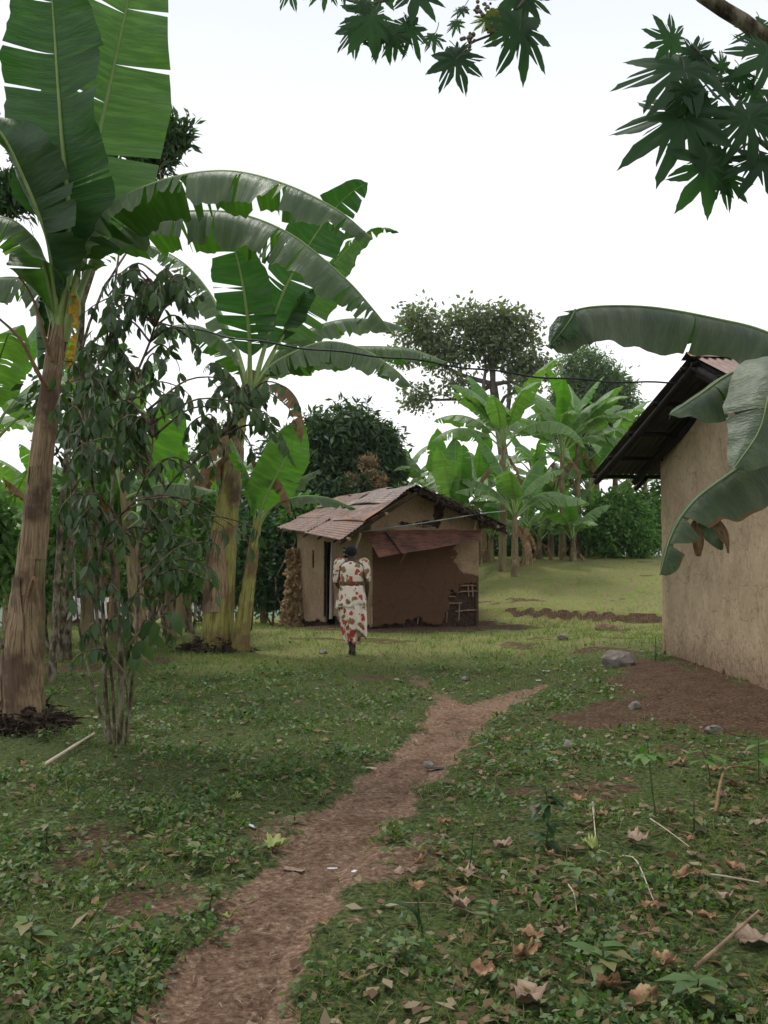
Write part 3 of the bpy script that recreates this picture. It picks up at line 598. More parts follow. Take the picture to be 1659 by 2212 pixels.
# ---------------------------------------------------------------- buildings
def corr(p00, p10, p01, p11, pitch=.075, amp=.009, along='u', rag=0, seed=0, sag=0, off=0.):
    """corrugated sheet between four corners; waves repeat along 'u' (p00->p10) or 'v' (p00->p01)"""
    p00, p10, p01, p11 = [np.asarray(p, float) for p in (p00, p10, p01, p11)]
    lu = np.linalg.norm(p10-p00); lv = np.linalg.norm(p01-p00); nu = max(6, int(lu/pitch*6)) if along == 'u' else 14; nv = max(6, int(lv/pitch*6)) if along == 'v' else 14
    N = nrm(np.cross(p10-p00, p01-p00)); N = N if N[2] > 0 else -N
    u = np.linspace(0, 1, nu+1)[:, None]; v = np.linspace(0, 1, nv+1)[None, :]; u2 = u+0*v; v2 = v+0*u
    if rag:
        v2 = v2+rag*(vnoise(u2*9+seed, np.full_like(u2, 1.7))-.5)*(v2 > .98)-rag*(vnoise(u2*8+seed+9, np.full_like(u2, 4.7))-.5)*(v2 < .02)
        u2 = u2+rag*.5*(vnoise(v2*6+seed, np.full_like(u2, 7.7))-.5)*((u2 > .99)*1.-(u2 < .01)*1.)
    w = (u*lu if along == 'u' else v*lv)+0*u2; h = amp*np.cos(w/pitch*2*np.pi)+sag*(vnoise(u2*2.3+seed, v2*2.3+seed)-.5)+off
    V = (p00*(1-u2)[..., None]+p10*u2[..., None])*(1-v2)[..., None]+(p01*(1-u2)[..., None]+p11*u2[..., None])*v2[..., None]+h[..., None]*N
    UVc = np.stack([u2*lu, v2*lv], -1)
    mb = MB().grid(V, 0, UVc)
    f = mb.f[0][0]; q = mb.v[0]; nn = np.cross(q[f[1]]-q[f[0]], q[f[2]]-q[f[0]])
    if nn[2] < 0: mb.f[0] = mb.f[0][:, ::-1]
    return mb
def lerp(a, b, t): return np.asarray(a)*(1-t)+np.asarray(b)*t
def wall_sheet(A, B, base, topf, hole, mat_, nm, parent, du=.03, thick=.045, darkf=None, normal=None):
    """plaster skin as a real sheet with thickness; cells where hole(a, z) is true have fallen away. a in metres along A->B"""
    A = np.asarray(A, float); B = np.asarray(B, float); L = np.linalg.norm((B-A)[:2]); d = (B-A)/L; d[2] = 0; d = nrm(d); n = np.array([d[1], -d[0], 0]) if normal is None else normal
    na = int(L/du); nz = int(3.0/du); a = np.linspace(0, L, na+1); out = MB(); zt = topf(a)
    a2 = np.repeat(a[:, None], nz+1, 1); zz = base+np.linspace(0, 1, nz+1)[None]*(zt-base)[:, None]
    rough = .03*(fbm(a2*4+base*3, zz*4+7, 4)-.45)+.02*(fbm(a2*1.3, zz*1.3, 2)-.45)
    V = A[None, None]*[1, 1, 0]+a2[..., None]*d+zz[..., None]*[0, 0, 1.]+rough[..., None]*n
    dk = darkf(a2, zz) if darkf else np.zeros_like(a2)
    F = []; keep = np.zeros((na, nz), bool)
    ca = (a2[:-1, :-1]+a2[1:, 1:])/2; cz = (zz[:-1, :-1]+zz[1:, 1:])/2; h = hole(ca, cz)
    idx = lambda i, j: i*(nz+1)+j
    I, J = np.nonzero(~h); F = np.stack([idx(I, J), idx(I+1, J), idx(I+1, J+1), idx(I, J+1)], 1)
    out.add(V.reshape(-1, 3), F, 0, np.stack([dk, zz], -1).reshape(-1, 2))
    o = out.build(nm, mt[mat_], parent)
    md = o.modifiers.new('thick', 'SOLIDIFY'); md.thickness = thick
    md.offset = -1 if np.dot(o.data.polygons[0].normal, n) > 0 else 1
    return o
hut = thing('mud_hut', P(780, 1356, 20.2)*[1, 1, 0], 'small crumbling mud hut with rusty patched tin roof beside the walking woman', 'hut')
A = P(800, 1360, 20.1); B = P(1034, 1347, 20.9); C = P(641, 1350, 24.2); Dd = B+(C-A)
zA, zC = A[2], C[2]
F_ = P(905, 1052, 19.75); Rr = P(733, 1080, 24.9); Ef = P(738, 1164, 19.55); Er = P(600, 1141, 24.7); Gf = P(1086, 1139, 20.75); Gr = Gf+(Rr-F_)
def roof_z(p, s0=-.03):
    """height of the roof plane above a plan point"""
    best = None
    for a, b, c in ((F_, Rr, Ef), (F_, Rr, Gf)):
        n = np.cross(b-a, c-a); z = a[2]-(n[0]*(p[0]-a[0])+n[1]*(p[1]-a[1]))/n[2]; best = z if best is None else min(best, z)
    return best+s0
dAB = nrm((B-A)*[1, 1, 0]); LAB = np.linalg.norm((B-A)[:2]); dAC = nrm((C-A)*[1, 1, 0]); LAC = np.linalg.norm((C-A)[:2])
def nz(a, z, s=5., k=0): return fbm(a*s+k, z*s+k*2, 4)-.45
def on_wall(u, v, A_, d_):
    r = ray(u, v); n = np.array([d_[1], -d_[0], 0]); t = np.dot(A_*[1, 1, 0], n)/np.dot(r, n); p = np.array([0, 0, CAM_H])+r*t; return np.dot((p-A_)[:2], d_[:2]), p[2]
def front_hole(a, z):
    e = nz(a, z, 4.2)
    a0, z0 = on_wall(952, 1347, A, dAB); a1, z1 = on_wall(1034, 1248, A, dAB)
    h = (a > a0+e*.5+(z-z0)*.32) & (z < z1+e*.9-(a1-a)*.30)
    a2, z2 = on_wall(905, 1343, A, dAB); h |= (np.abs(a-a2)*.55+(z-z2+.05)*1.+e*.35 < .16)
    h |= z < zA+.05+.09*np.clip(nz(a, a*0, 3., 5)*3, 0, 1)
    a3, z3 = on_wall(905, 1133, A, dAB); h |= (np.abs(a-a3) < .42+e*.4) & (np.abs(z-z3) < .05+e*.18)
    a4, z4 = on_wall(948, 1105, A, dAB); h |= (np.abs(a-a4-(z-z4)*.1) < .06+e*.3) & (z > z4-.35)
    a5, z5 = on_wall(925, 1080, A, dAB); h |= (a > a5+e*.2) & (z > z5+e*.25-.18*(a-a5)*1.6) & (a < a5+.5)
    return h
def front_dark(a, z):
    # lower wall left as bare brown mud, the strip at the right top corner still has pale plaster
    a6, z6 = on_wall(805, 1165, A, dAB); a7, z7 = on_wall(995, 1200, A, dAB)
    e = nz(a, z, 3., 4); lowz = z7-.40+e*.5
    edge = sst(a7-.12, a7+.10, a+e*.7)*sst(lowz-.12, lowz+.15, z)
    return sst(z6+.08, z6-.05, z+e*.15)*sst(.0, .08, a)*(1-.9*edge)
top_front = lambda a: np.array([roof_z(A+dAB*x) for x in np.atleast_1d(a)])
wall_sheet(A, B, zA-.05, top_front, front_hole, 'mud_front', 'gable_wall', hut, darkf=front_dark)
def side_hole(a, z):
    e = nz(a, z, 4.5, 3); h = z < zA+(zC-zA)*a/LAC+.10+.22*np.clip(nz(a, a*0, 4., 8)*2.6, 0, 1)
    a0, z0 = on_wall(675, 1190, A, dAC); a1, z1 = on_wall(677, 1226, A, dAC); h |= (np.abs(a-(a0+a1)/2) < .07) & (z < z0) & (z > z1)
    a2, _ = on_wall(703, 1200, A, dAC); a3, zt = on_wall(717, 1172, A, dAC); h |= (a > a3) & (a < a2) & (z < zt+.02)
    a4, zz0 = on_wall(753, 1184, A, dAC); a5, zz1 = on_wall(741, 1232, A, dAC); h |= (a > a4) & (a < a5) & (z < zz0) & (z > zz1)
    return h
top_side = lambda a: np.array([roof_z(A+dAC*x, -.05) for x in np.atleast_1d(a)])
wall_sheet(A, C, min(zA, zC)-.1, top_side, side_hole, 'mud_hut', 'side_wall', hut, normal=np.array([-dAC[1], dAC[0], 0]))
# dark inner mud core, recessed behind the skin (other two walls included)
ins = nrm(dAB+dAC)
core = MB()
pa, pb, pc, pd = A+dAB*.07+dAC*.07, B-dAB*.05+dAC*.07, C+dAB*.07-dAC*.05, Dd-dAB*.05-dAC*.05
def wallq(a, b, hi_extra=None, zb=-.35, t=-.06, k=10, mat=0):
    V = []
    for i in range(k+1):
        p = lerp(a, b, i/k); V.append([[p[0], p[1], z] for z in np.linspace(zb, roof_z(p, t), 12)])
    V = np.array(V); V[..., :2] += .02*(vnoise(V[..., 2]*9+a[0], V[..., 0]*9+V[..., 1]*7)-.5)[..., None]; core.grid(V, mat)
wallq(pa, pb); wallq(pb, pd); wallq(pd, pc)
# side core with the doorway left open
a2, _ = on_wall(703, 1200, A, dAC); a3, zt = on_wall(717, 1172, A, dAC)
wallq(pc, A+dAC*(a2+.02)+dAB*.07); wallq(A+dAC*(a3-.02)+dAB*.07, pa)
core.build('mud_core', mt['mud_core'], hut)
# other outside faces
for nm, p, q in (('rear_wall', Dd, C), ('far_side_wall', B, Dd)):
    V = np.array([[[*(lerp(p, q, i/12)[:2]), z] for z in np.linspace(-.35, roof_z(lerp(p, q, i/12), -.05), 10)] for i in range(13)]); MB().grid(V).build(nm, mt['mud_hut'], hut)
# door reveal, door leaf set back, posts
dz = lambda a: zA+(zC-zA)*a/LAC
o_ = A+dAC*a2+dAB*.25; q_ = A+dAC*a3+dAB*.25
MB().grid(np.array([[[*lerp(o_, q_, i/5)[:2], z] for z in np.linspace(dz(a2)-.05, zt+.05, 4)] for i in range(6)])).build('door', mt['wood_dark'], hut)
MB().tube([A+dAC*(a3-.06)-dAB*.04+[0, 0, .08-zA*0], A+dAC*(a3-.05)-dAB*.03+[0, 0, .9], np.append((A+dAC*(a3-.04))[:2], zt+.05)], [.04, .036, .034], 9, wob=.1).build('door_post', mt['wood_pale'], hut)
MB().tube([A+dAC*(a2+.03)-dAB*.0+[0, 0, .1], np.append((A+dAC*(a2+.02))[:2], zt+.03)], [.03, .028], 8).build('door_post', mt['wood_dark'], hut)
# window with pale slats
a4, zz0 = on_wall(753, 1184, A, dAC); a5, zz1 = on_wall(741, 1232, A, dAC)
w = MB()
for i in range(5):
    z = zz1+(zz0-zz1)*(i+.5)/5; w.tube([A*[1, 1, 0]+dAC*(a4-.04)+dAB*.02+[0, 0, z], A*[1, 1, 0]+dAC*(a5+.04)+dAB*.02+[0, 0, z+.01]], .022, 6)
w.build('window_slats', mt['wood_pale'], hut)
# sticks showing in the fallen plaster
def stick(u0, v0, u1, v1, r=.014):
    a_, z_ = on_wall(u0, v0, A, dAB); b_, y_ = on_wall(u1, v1, A, dAB)
    p = A*[1, 1, 0]+dAB*a_+[0, 0, z_]+dAC*.026; q = A*[1, 1, 0]+dAB*b_+[0, 0, y_]+dAC*.026
    MB().tube([p, (p+q)/2+[0, 0, .008], q], [r, r*1.1, r*.9], 6, wob=.12, seed=int(u0)).build('wall_stick', mt['wood_pole'], hut)
for s_ in [(985, 1266, 1032, 1265), (980, 1280, 1033, 1277), (955, 1290, 985, 1289), (955, 1305, 1000, 1303), (985, 1321, 1030, 1318), (968, 1286, 966, 1345), (1012, 1262, 1014, 1290), (1021, 1262, 1023, 1290), (994, 1300, 992, 1340), (905, 1325, 903, 1348), (870, 1137, 935, 1136), (893, 1126, 894, 1144), (910, 1124, 911, 1143)]:
    stick(*s_)
# roof sheets
def rp(s, t, side=0):
    e0, e1 = (Ef, Er) if side == 0 else (Gf, Gr); return lerp(lerp(F_, Rr, s), lerp(e0, e1, s), t)
def rsheet(s0, s1, t0, t1, mat_, along, off, seed, rag=.03, side=0, sag=.05):
    corr(rp(s0, t0, side), rp(s1, t0, side), rp(s0, t1, side), rp(s1, t1, side), along=along, rag=rag, seed=seed, off=off, sag=sag).build('roof_sheet', mt[mat_], hut)
rsheet(-.01, .50, .64, 1.02, 'rust_a', 'v', .015, 1); rsheet(.47, 1.0, .64, 1.0, 'rust_a', 'v', .028, 2)
rsheet(-.02, .42, .30, .70, 'rust_b', 'u', .055, 3); rsheet(.38, 1.01, .32, .68, 'rust_a', 'v', .045, 4)
rsheet(-.01, .55, -.02, .36, 'rust_c', 'v', .085, 5, rag=.12); rsheet(.5, 1.02, -.03, .36, 'rust_a', 'v', .075, 6, rag=.1)
for i in range(3): rsheet(-.02+i*.34, .36+i*.34, -.03, 1.03, 'rust_black', 'u', .02+.012*i, 10+i, rag=.05, side=1, sag=.08)
# ragged verge of the blackened side (thatch and rotten sheet edge)
rg = np.random.RandomState(5); th = MB(); n_ = 620; tt = rg.rand(n_)
base_p = np.array([rp(-.03+.05*rg.rand(), t, 1) for t in tt])+rg.randn(n_, 3)*[.03, .03, .02]+[0, 0, -.02]
scatter(th, BLADE[0], BLADE[1], base_p, rg.randn(n_, 3)*[1, .5, .6]+[0, 0, -.4], rg.randn(n_, 3), .10+.1*rg.rand(n_), .035); th.build('thatch_edge', mt['wood_dark'], hut)
# rafters and poles
def pole(p, q, r=.028, mat_='wood_pole', nm='rafter', seed=0):
    p = np.asarray(p, float); q = np.asarray(q, float); MB().tube([p, lerp(p, q, .5)+[0, 0, .015], q], [r, r*.95, r*.85], 8, wob=.12, seed=seed).build(nm, mt[mat_], hut)
pole(rp(.0, .02)-[0, 0, .09], rp(.0, 1.03)-[0, 0, .07], .035, 'wood_dark'); pole(rp(.0, .02, 1)-[0, 0, .09], rp(.0, 1.06, 1)-[0, 0, .08], .035, 'wood_dark')
pole(rp(-.03, .93)-[0, 0, .07], rp(1.02, .93)-[0, 0, .07], .035, 'wood_pole', 'eave_pole'); pole(rp(-.03, .45)-[0, 0, .07], rp(1.02, .45)-[0, 0, .07], .03, 'wood_pole', 'eave_pole'); pole(rp(-.03, .9, 1)-[0, 0, .07], rp(1.02, .9, 1)-[0, 0, .07], .035, 'wood_pole', 'eave_pole')
for s in (.08, .3, .52, .75, .97): pole(rp(s, .05)-[0, 0, .06], rp(s, 1.03)-[0, 0, .06], .026, 'wood_dark', 'rafter', int(s*90))
pole(P(779, 1152, 19.9), P(766, 1195, 20.15), .028, 'wood_pale', 'roof_prop'); pole(P(1030, 1120, 20.7), P(1024, 1150, 20.8), .022, 'wood_pale', 'roof_prop')
# awning
aw = thing('tin_awning', P(900, 1150, 20.1), 'rusty corrugated tin awning sheets leaning out from the hut front wall', 'awning'); hut_aw = aw
def asheet(q, along, off, seed, mat_='rust_d'):
    corr(*[P(*x) for x in q], along=along, off=off, seed=seed, rag=.04, sag=.03, pitch=.08, amp=.008).build('awning_sheet', mt[mat_], aw)
asheet([(786, 1149, 20.08), (935, 1150, 20.4), (818, 1204, 19.45), (935, 1184, 19.75)], 'v', 0, 1)
asheet([(832, 1149, 20.1), (985, 1146, 20.55), (868, 1198, 19.5), (990, 1178, 19.95)], 'v', .02, 2)
asheet([(968, 1147, 20.5), (1036, 1147, 20.75), (985, 1176, 19.98), (1046, 1168, 20.2)], 'v', .012, 3)
MB().tube([P(880, 1190, 19.7), P(865, 1215, 20.25)], .018, 6).build('awning_prop', mt['wood_pole'], aw)
MB().tube([P(800, 1165, 19.95), P(1036, 1160, 20.6)], .02, 6).build('awning_rail', mt['wood_pole'], aw)
# string across the gable
sg = MB().tube(catmull([P(772, 1150, 19.9), P(850, 1139, 19.6), P(905, 1131, 19.6), P(980, 1119, 20), P(1043, 1109, 20.6), P(1090, 1104, 23)], 30), .012, 5).build('string', mt['string']); tag(sg, 'pale blue string stretched across the hut gable above the awning', 'string')
# woodpile against the rear left corner
rgw = random.Random(4)
fw = []
for i in range(10):
    mb = MB(); rr = .030+rgw.random()*.028; L = .15+rgw.random()*.14; rg = np.random.RandomState(i)
    k = rg.randint(4, 7); ring = np.array([[math.cos(a)*rr*(.7+.6*rg.rand()), math.sin(a)*rr*(.7+.6*rg.rand())] for a in np.arange(k)*2*np.pi/k])
    V = np.concatenate([np.stack([np.full(k, x), ring[:, 0]*s, ring[:, 1]*s+b], 1) for x, s, b in ((-L/2, .75, 0), (-L/4, 1, .008), (L/4, 1.05, .006), (L/2, .7, 0))])
    for a in range(3): mb.add(V, [[a*k+j, a*k+(j+1) % k, (a+1)*k+(j+1) % k, (a+1)*k+j] for j in range(k)])
    mb.v.append(np.zeros((0, 3))); mb.add(V[:k], [list(range(k))[::-1]]); mb.add(V[-k:], [list(range(k))])
    mb.v = mb.v; o = mb.build('firewood_piece', mt['firewood'], smooth=False); fw.append(o)
first = [True]*10; cnt = 0
for lay in range(26):
    zb = lay*.072; wdt = .26*(1-lay/26)**1.6+.27
    nper = max(3, int(wdt/.085)+1)
    for j in range(nper):
        k = rgw.randrange(10)
        if first[k]: o = fw[k]; first[k] = False
        else: o = fw[k].copy(); COL.objects.link(o)
        for cx in (0,):
            s = -(.02+wdt*(j+.5)/nper); p = C*[1, 1, 0]+dAB*s+dAC*(-.12-.10*rgw.random()-.25*(1-lay/26)); base = gz(p[0], p[1])
            o.location = (p[0], p[1], base+zb+.05+rgw.random()*.02)
        o.rotation_euler = (rgw.random()*6.3, R(rgw.uniform(-55, 80)), rgw.uniform(-.7, 1.9))
        tag(o, 'split stick of firewood in the tall pile against the hut corner', 'firewood', 'firewood pieces stacked against the hut'); cnt += 1
for k in range(10):
    if first[k]: bpy.data.objects.remove(fw[k])
# ---------------------------------------------------------------- house on the right
hs = thing('mud_house', (4.5, 11, 0), 'tan mud plastered house with tin roof at the right edge', 'house')
K1 = P(1490, 774, 11.2); EF = P(1281, 1028, 14.6); EN = P(1771, 915, 8.0); rd = nrm(np.array([.998, .065, -.008])); HL = 5.2
def h_z(p, s0=-.04):
    zs = []
    for e in (EF, EN):
        n = np.cross(rd, e-K1); zs.append(K1[2]-(n[0]*(p[0]-K1[0])+n[1]*(p[1]-K1[1]))/n[2])
    return min(zs)+s0
Wf = P(1418, 1430, 14.0); Wn = np.array([3.98, 7.9, 0.]); Wf = np.array([3.90, 14.0, 0.])
dW = nrm((Wn-Wf)*[1, 1, 0]); LW = np.linalg.norm((Wn-Wf)[:2]); nW = np.array([-1, 0, 0.])
wy0, wy1 = 10.10, 9.30
def hhole(a, z):
    y = Wf[1]+dW[1]*a; return ((y < wy0) & (y > wy1) & (z > .98) & (z < 1.9)) | (np.hypot(y-11.6, (z-.16)*1.4) < .05)
wall_sheet(Wf, Wn, -.15, lambda a: np.array([h_z(Wf+dW*x) for x in np.atleast_1d(a)]), hhole, 'mud_house', 'gable_wall', hs, du=.05, thick=.14, normal=nW)
def hwall(p, q, nm):
    V = np.array([[[*(lerp(p, q, i/12)[:2]), z] for z in np.linspace(-.2, h_z(lerp(p, q, i/12)), 12)] for i in range(13)]); o = MB().grid(V).build(nm, mt['mud_house'], hs); o.modifiers.new('thick', 'SOLIDIFY').thickness = .14
Fx = np.array([HL-.9, .065*(HL-.9), 0])
hwall(Wf, Wf+Fx, 'rear_wall'); hwall(Wn+[0, 0, 0], Wn+Fx, 'front_wall'); hwall(Wf+Fx, Wn+Fx, 'far_gable_wall')
# shuttered window
win = MB().box([3.96, (wy0+wy1)/2, 1.44], .04, wy0-wy1-.1, .86, 0).build('window', mt['wood_dark'], hs)
fr = MB()
for y, sy, z, sz in ((wy0-.03, .06, 1.44, .95), (wy1+.03, .06, 1.44, .95), ((wy0+wy1)/2, wy0-wy1-.12, 1.885, .06), ((wy0+wy1)/2, wy0-wy1-.12, 1.0, .06)): fr.box([3.95, y, z], .10, sy, sz)
fr.build('window_frame', mt['wood_dark'], win)
def hs_sheet(e, i, off, seed):
    s0, s1 = i*.86, i*.86+.92; rdv = rd
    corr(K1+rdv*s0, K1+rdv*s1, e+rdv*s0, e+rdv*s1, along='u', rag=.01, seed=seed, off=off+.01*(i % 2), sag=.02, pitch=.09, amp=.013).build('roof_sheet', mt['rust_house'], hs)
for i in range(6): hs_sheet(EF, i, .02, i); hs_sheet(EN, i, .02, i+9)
# ridge cap
V = []
for x in np.linspace(-.04, HL+.1, 8):
    c = K1+rd*x; fe = nrm(EF-K1); ne = nrm(EN-K1); V.append([c+fe*.16+[0, 0, .05], c+fe*.05+[0, 0, .06], c+[0, 0, .075], c+ne*.05+[0, 0, .06], c+ne*.16+[0, 0, .05]])
MB().grid(np.array(V)).build('ridge_cap', mt['rust_b'], hs)
# verge rafters, purlins and boards, near black with the overhang's shade in their colour
for e, nm in ((EF, 1), (EN, 2)):
    for x in (.05, .62):
        V = MB(); a = K1+rd*x-[0, 0, .10]; b = e+rd*x-[0, 0, .09]; V.tube([a, lerp(a, b, .5)-[0, 0, .02], b], .045, 8, wob=.1, seed=nm); V.build('rafter', mt['eave_shade'], hs)
    for t in (.05, .3, .55, .78, .97):
        a = lerp(K1, e, t)-[0, 0, .045]; MB().tube([a-rd*.04, a+rd*2.4, a+rd*HL], .03, 7, wob=.1).build('purlin', mt['eave_shade'], hs)
    t = 1.; V = []
a = EF+rd*.72-[0, 0, .1]; MB().tube([a+(EF-K1)*-.05, a+nrm(EF-K1)*.22], .035, 7).build('rafter', mt['eave_shade'], hs)
a = K1+rd*.06; MB().grid(np.array([[a+nrm(EN-K1)*.02-[0, 0, .02], a+nrm(EN-K1)*.02-[0, 0, .2]], [a+nrm(EN-K1)*1.3-[0, 0, .02], a+nrm(EN-K1)*1.3-[0, 0, .2]]])).build('bargeboard', mt['eave_shade'], hs).modifiers.new('t', 'SOLIDIFY').thickness = .02
# cable
cb = MB().tube(catmull([P(300, 690, 12.5), P(420, 712, 12), P(520, 732, 11.6), P(700, 757, 11.4), P(870, 775, 11.3), P(1050, 800, 11.2), P(1200, 817, 11.2), P(1330, 824, 11.3), P(1440, 827, 11.5), P(1500, 818, 11.9), P(1530, 800, 12)], 60)+np.stack([np.zeros(60), np.zeros(60), .012*np.sin(np.arange(60)*.9)], 1), .011, 5).build('cable', mt['black']); tag(cb, 'black power cable sagging from the shrub to the house gable', 'cable')
# distant tin roofs downhill at the left
def far_house(u, v, Y, wdt, label, rot):
    p = P(u, v, Y); t = thing('distant_house', [p[0], p[1], p[2]-2], label, 'house'); c, s = math.cos(rot), math.sin(rot)
    def q(x, y, z): return p+np.array([x*c-y*s, x*s+y*c, z])
    w = wdt/2
    for sg_ in (-1, 1): corr(q(-w, 0, .28), q(w, 0, .28), q(-w, sg_*1.9, -.2), q(w, sg_*1.9, -.2), pitch=.25, amp=.03).build('roof_sheet', mt['tin_far'], t)
    wl = MB()
    wl.box(q(0, 0, -1.45), wdt*.9, 3.2, 2.3, rot); wl.build('wall', mt['mud_hut'], t)
far_house(168, 1312, 27, 2.2, 'low whitish tin roof seen behind the banana trunks at far left', .35)
far_house(250, 1266, 40, 3.2, 'far rusty tin roof glimpsed above the lower whitish roof', -.2)
# ---------------------------------------------------------------- woman walking away
def person():
    b0 = G(760, 1416); f = np.array([.05, 1, 0]); f = nrm(f); gz0 = b0[2]; ox, oy = b0[0], b0[1]
    def W(x, y, z): return np.array([ox+x, oy+y, gz0+z])
    root = thing('person', (ox, oy, gz0), 'person walking away in a long cream dress with red and brown flowers and puffed shoulders', 'person')
    # continuous skinned body (x right, y away from the camera, z up)
    J = {}; E = []; Rd = {}
    def jt(n, p, r, par=None):
        J[n] = p; Rd[n] = r
        if par: E.append((par, n))
    jt('pelvis', (0, 0, .90), .125); jt('waist', (0, .0, 1.04), .105, 'pelvis'); jt('chest', (0, -.01, 1.22), .125, 'waist'); jt('upper', (0, -.01, 1.345), .10, 'chest')
    jt('neck', (-.005, 0, 1.41), .048, 'upper'); jt('neck2', (-.008, .012, 1.455), .047, 'neck'); jt('head', (-.012, .02, 1.515), .078, 'neck2'); jt('crown', (-.014, .012, 1.575), .072, 'head')
    for s, n in ((-1, 'l'), (1, 'r')):
        jt('sh'+n, (.155*s, 0, 1.335), .052, 'upper')
        if s == 1: arm = [('el', (.225, -.02, 1.09), .040), ('fo', (.225, .02, .95), .033), ('wr', (.215, .055, .86), .024)]; hd = np.array([0, .25, -1.]); hp = np.array([.212, .062, .84])
        else: arm = [('el', (-.235, .03, 1.10), .040), ('fo', (-.215, .14, 1.02), .033), ('wr', (-.18, .23, .985), .024)]; hd = np.array([.35, .9, -.1]); hp = np.array([-.172, .25, .98])
        pr = 'sh'+n
        for k, p, r in arm: jt(k+n, p, r, pr); pr = k+n
        hd = nrm(hd); jt('pa'+n, tuple(hp+hd*.045), .026, pr)
        sd = nrm(np.cross(hd, [s, 0, 0.2])); 
        for i, (ln, off) in enumerate(((.062, .024), (.072, .008), (.067, -.008), (.052, -.023))):
            a = hp+hd*.075+sd*off; jt('f%d%s' % (i, n), tuple(a), .0095, 'pa'+n); bnd = np.array([-s*.35, 0, 0])
            jt('g%d%s' % (i, n), tuple(a+hd*ln*.5+bnd*.01), .0085, 'f%d%s' % (i, n)); jt('h%d%s' % (i, n), tuple(a+hd*ln*.9+bnd*.06), .0072, 'g%d%s' % (i, n))
        jt('t0'+n, tuple(hp+hd*.03+sd*.034), .011, 'pa'+n); jt('t1'+n, tuple(hp+hd*.065+sd*.048), .0095, 't0'+n)
        hx = .085*s
        jt('hip'+n, (hx, 0, .84), .095, 'pelvis')
        leg = [('kn', (.06, .03, .47), .056), ('ca', (.035, -.02, .30), .052), ('an', (.022, -.03, .095), .031), ('he', (.022, -.055, .05), .032), ('to', (.03, .10, .03), .028)] if s == 1 else \
              [('kn', (-.05, .14, .47), .056), ('ca', (-.035, .15, .30), .050), ('an', (-.018, .13, .105), .031), ('he', (-.018, .105, .06), .032), ('to', (-.03, .26, .03), .028)]
        pr = 'hip'+n
        for k, p, r in leg: jt(k+n, p, r, pr); pr = k+n
    names = list(J); bm = bmesh.new(); sk = bm.verts.layers.skin.verify(); vs = {}
    for n in names:
        v = bm.verts.new(J[n]); v[sk].radius = (Rd[n], Rd[n]); v[sk].use_root = (n == 'pelvis'); vs[n] = v
    for a, b in E: bm.edges.new((vs[a], vs[b]))
    me = bpy.data.meshes.new('body'); bm.to_mesh(me); bm.free(); me.materials.append(mt['skin'])
    o = bpy.data.objects.new('body', me); COL.objects.link(o); o.parent = root
    o.modifiers.new('skin', 'SKIN').use_smooth_shade = True; ss = o.modifiers.new('sub', 'SUBSURF'); ss.levels = ss.render_levels = 2
    # face (turned away) : nose, ears as one small mesh joined under the head
    def ell(c, r, mat_, name, n=14, noise_=0, par=root, cut=None):
        th = np.linspace(0, np.pi, n)[:, None]; ph = (np.arange(n*2)/(n*2)*2*np.pi)[None]
        V = np.stack([np.sin(th)*np.cos(ph), np.sin(th)*np.sin(ph), np.cos(th)+0*ph], -1); k = 1+noise_*(vnoise(V[..., 0]*9+5, V[..., 2]*9+V[..., 1]*6)-.5)
        return MB().grid(W(*c)+V*k[..., None]*np.array(r), 0, closed=True).build(name, mt[mat_], par)
    ell((-.012, .108, 1.50), (.013, .016, .022), 'skin', 'nose'); ell((-.094, .02, 1.51), (.010, .017, .028), 'skin', 'ear'); ell((.070, .02, 1.51), (.010, .017, .028), 'skin', 'ear')
    ell((-.012, .10, 1.462), (.024, .01, .008), 'skin', 'mouth')
    for s in (-.042, .018): ell((s, .096, 1.525), (.011, .008, .008), 'trim', 'eye')
    # short cropped hair over the skull
    th = np.linspace(0, 2.0, 16)[:, None]; ph = (np.arange(36)/36*2*np.pi)[None]; lim = .82+.18*np.cos(ph+np.pi/2)
    T_ = th*lim*(1.0-.12*np.sin(ph)); V = np.stack([np.sin(T_)*np.cos(ph), np.sin(T_)*np.sin(ph), np.cos(T_)+0*ph], -1)*(1+.05*(vnoise(T_*14, ph*11)-.5))[..., None]
    MB().grid(W(-.013, .008, 1.54)+V*np.array([.092, .104, .098]), 0, closed=True).build('hair', mt['hair'], root)
    # dress: stacked ellipse rings with folds
    def rings(lst, name, mat_, fold=.012, nf=9, seed=0, n=64, zf=None, open_=0, par=root):
        V = []; rg = np.random.RandomState(seed); ph0 = rg.rand()*6; L = catmull([(z*1., cx, cy, rx, ry, k)[:3] for z, cx, cy, rx, ry, k in lst], 2)
        zs = np.array([q[0] for q in lst]); m = 26; zz = np.linspace(zs[0], zs[-1], m); A_ = np.array(lst); o_ = np.argsort(zs)
        f_ = lambda c: np.interp(zz, zs[o_], A_[o_, c])
        an = np.arange(n)/n*2*np.pi
        for i in range(m):
            cx, cy, rx, ry, k = [f_(c)[i] for c in range(1, 6)]
            r = 1+fold*k*(np.sin(an*nf+ph0+i*.07)+.6*np.sin(an*(nf*2+1)+i*.15))/np.mean([rx, ry])*.5
            hem = (zf(an, i/(m-1)) if zf else 0)
            V.append(np.stack([ox+cx+rx*np.cos(an)*r, oy+cy+ry*np.sin(an)*r, np.full(n, gz0+zz[i])+hem], 1))
        o = MB().grid(np.array(V), 0, closed=True).build(name, mt[mat_], par); md = o.modifiers.new('t', 'SOLIDIFY'); md.thickness = .006; return o
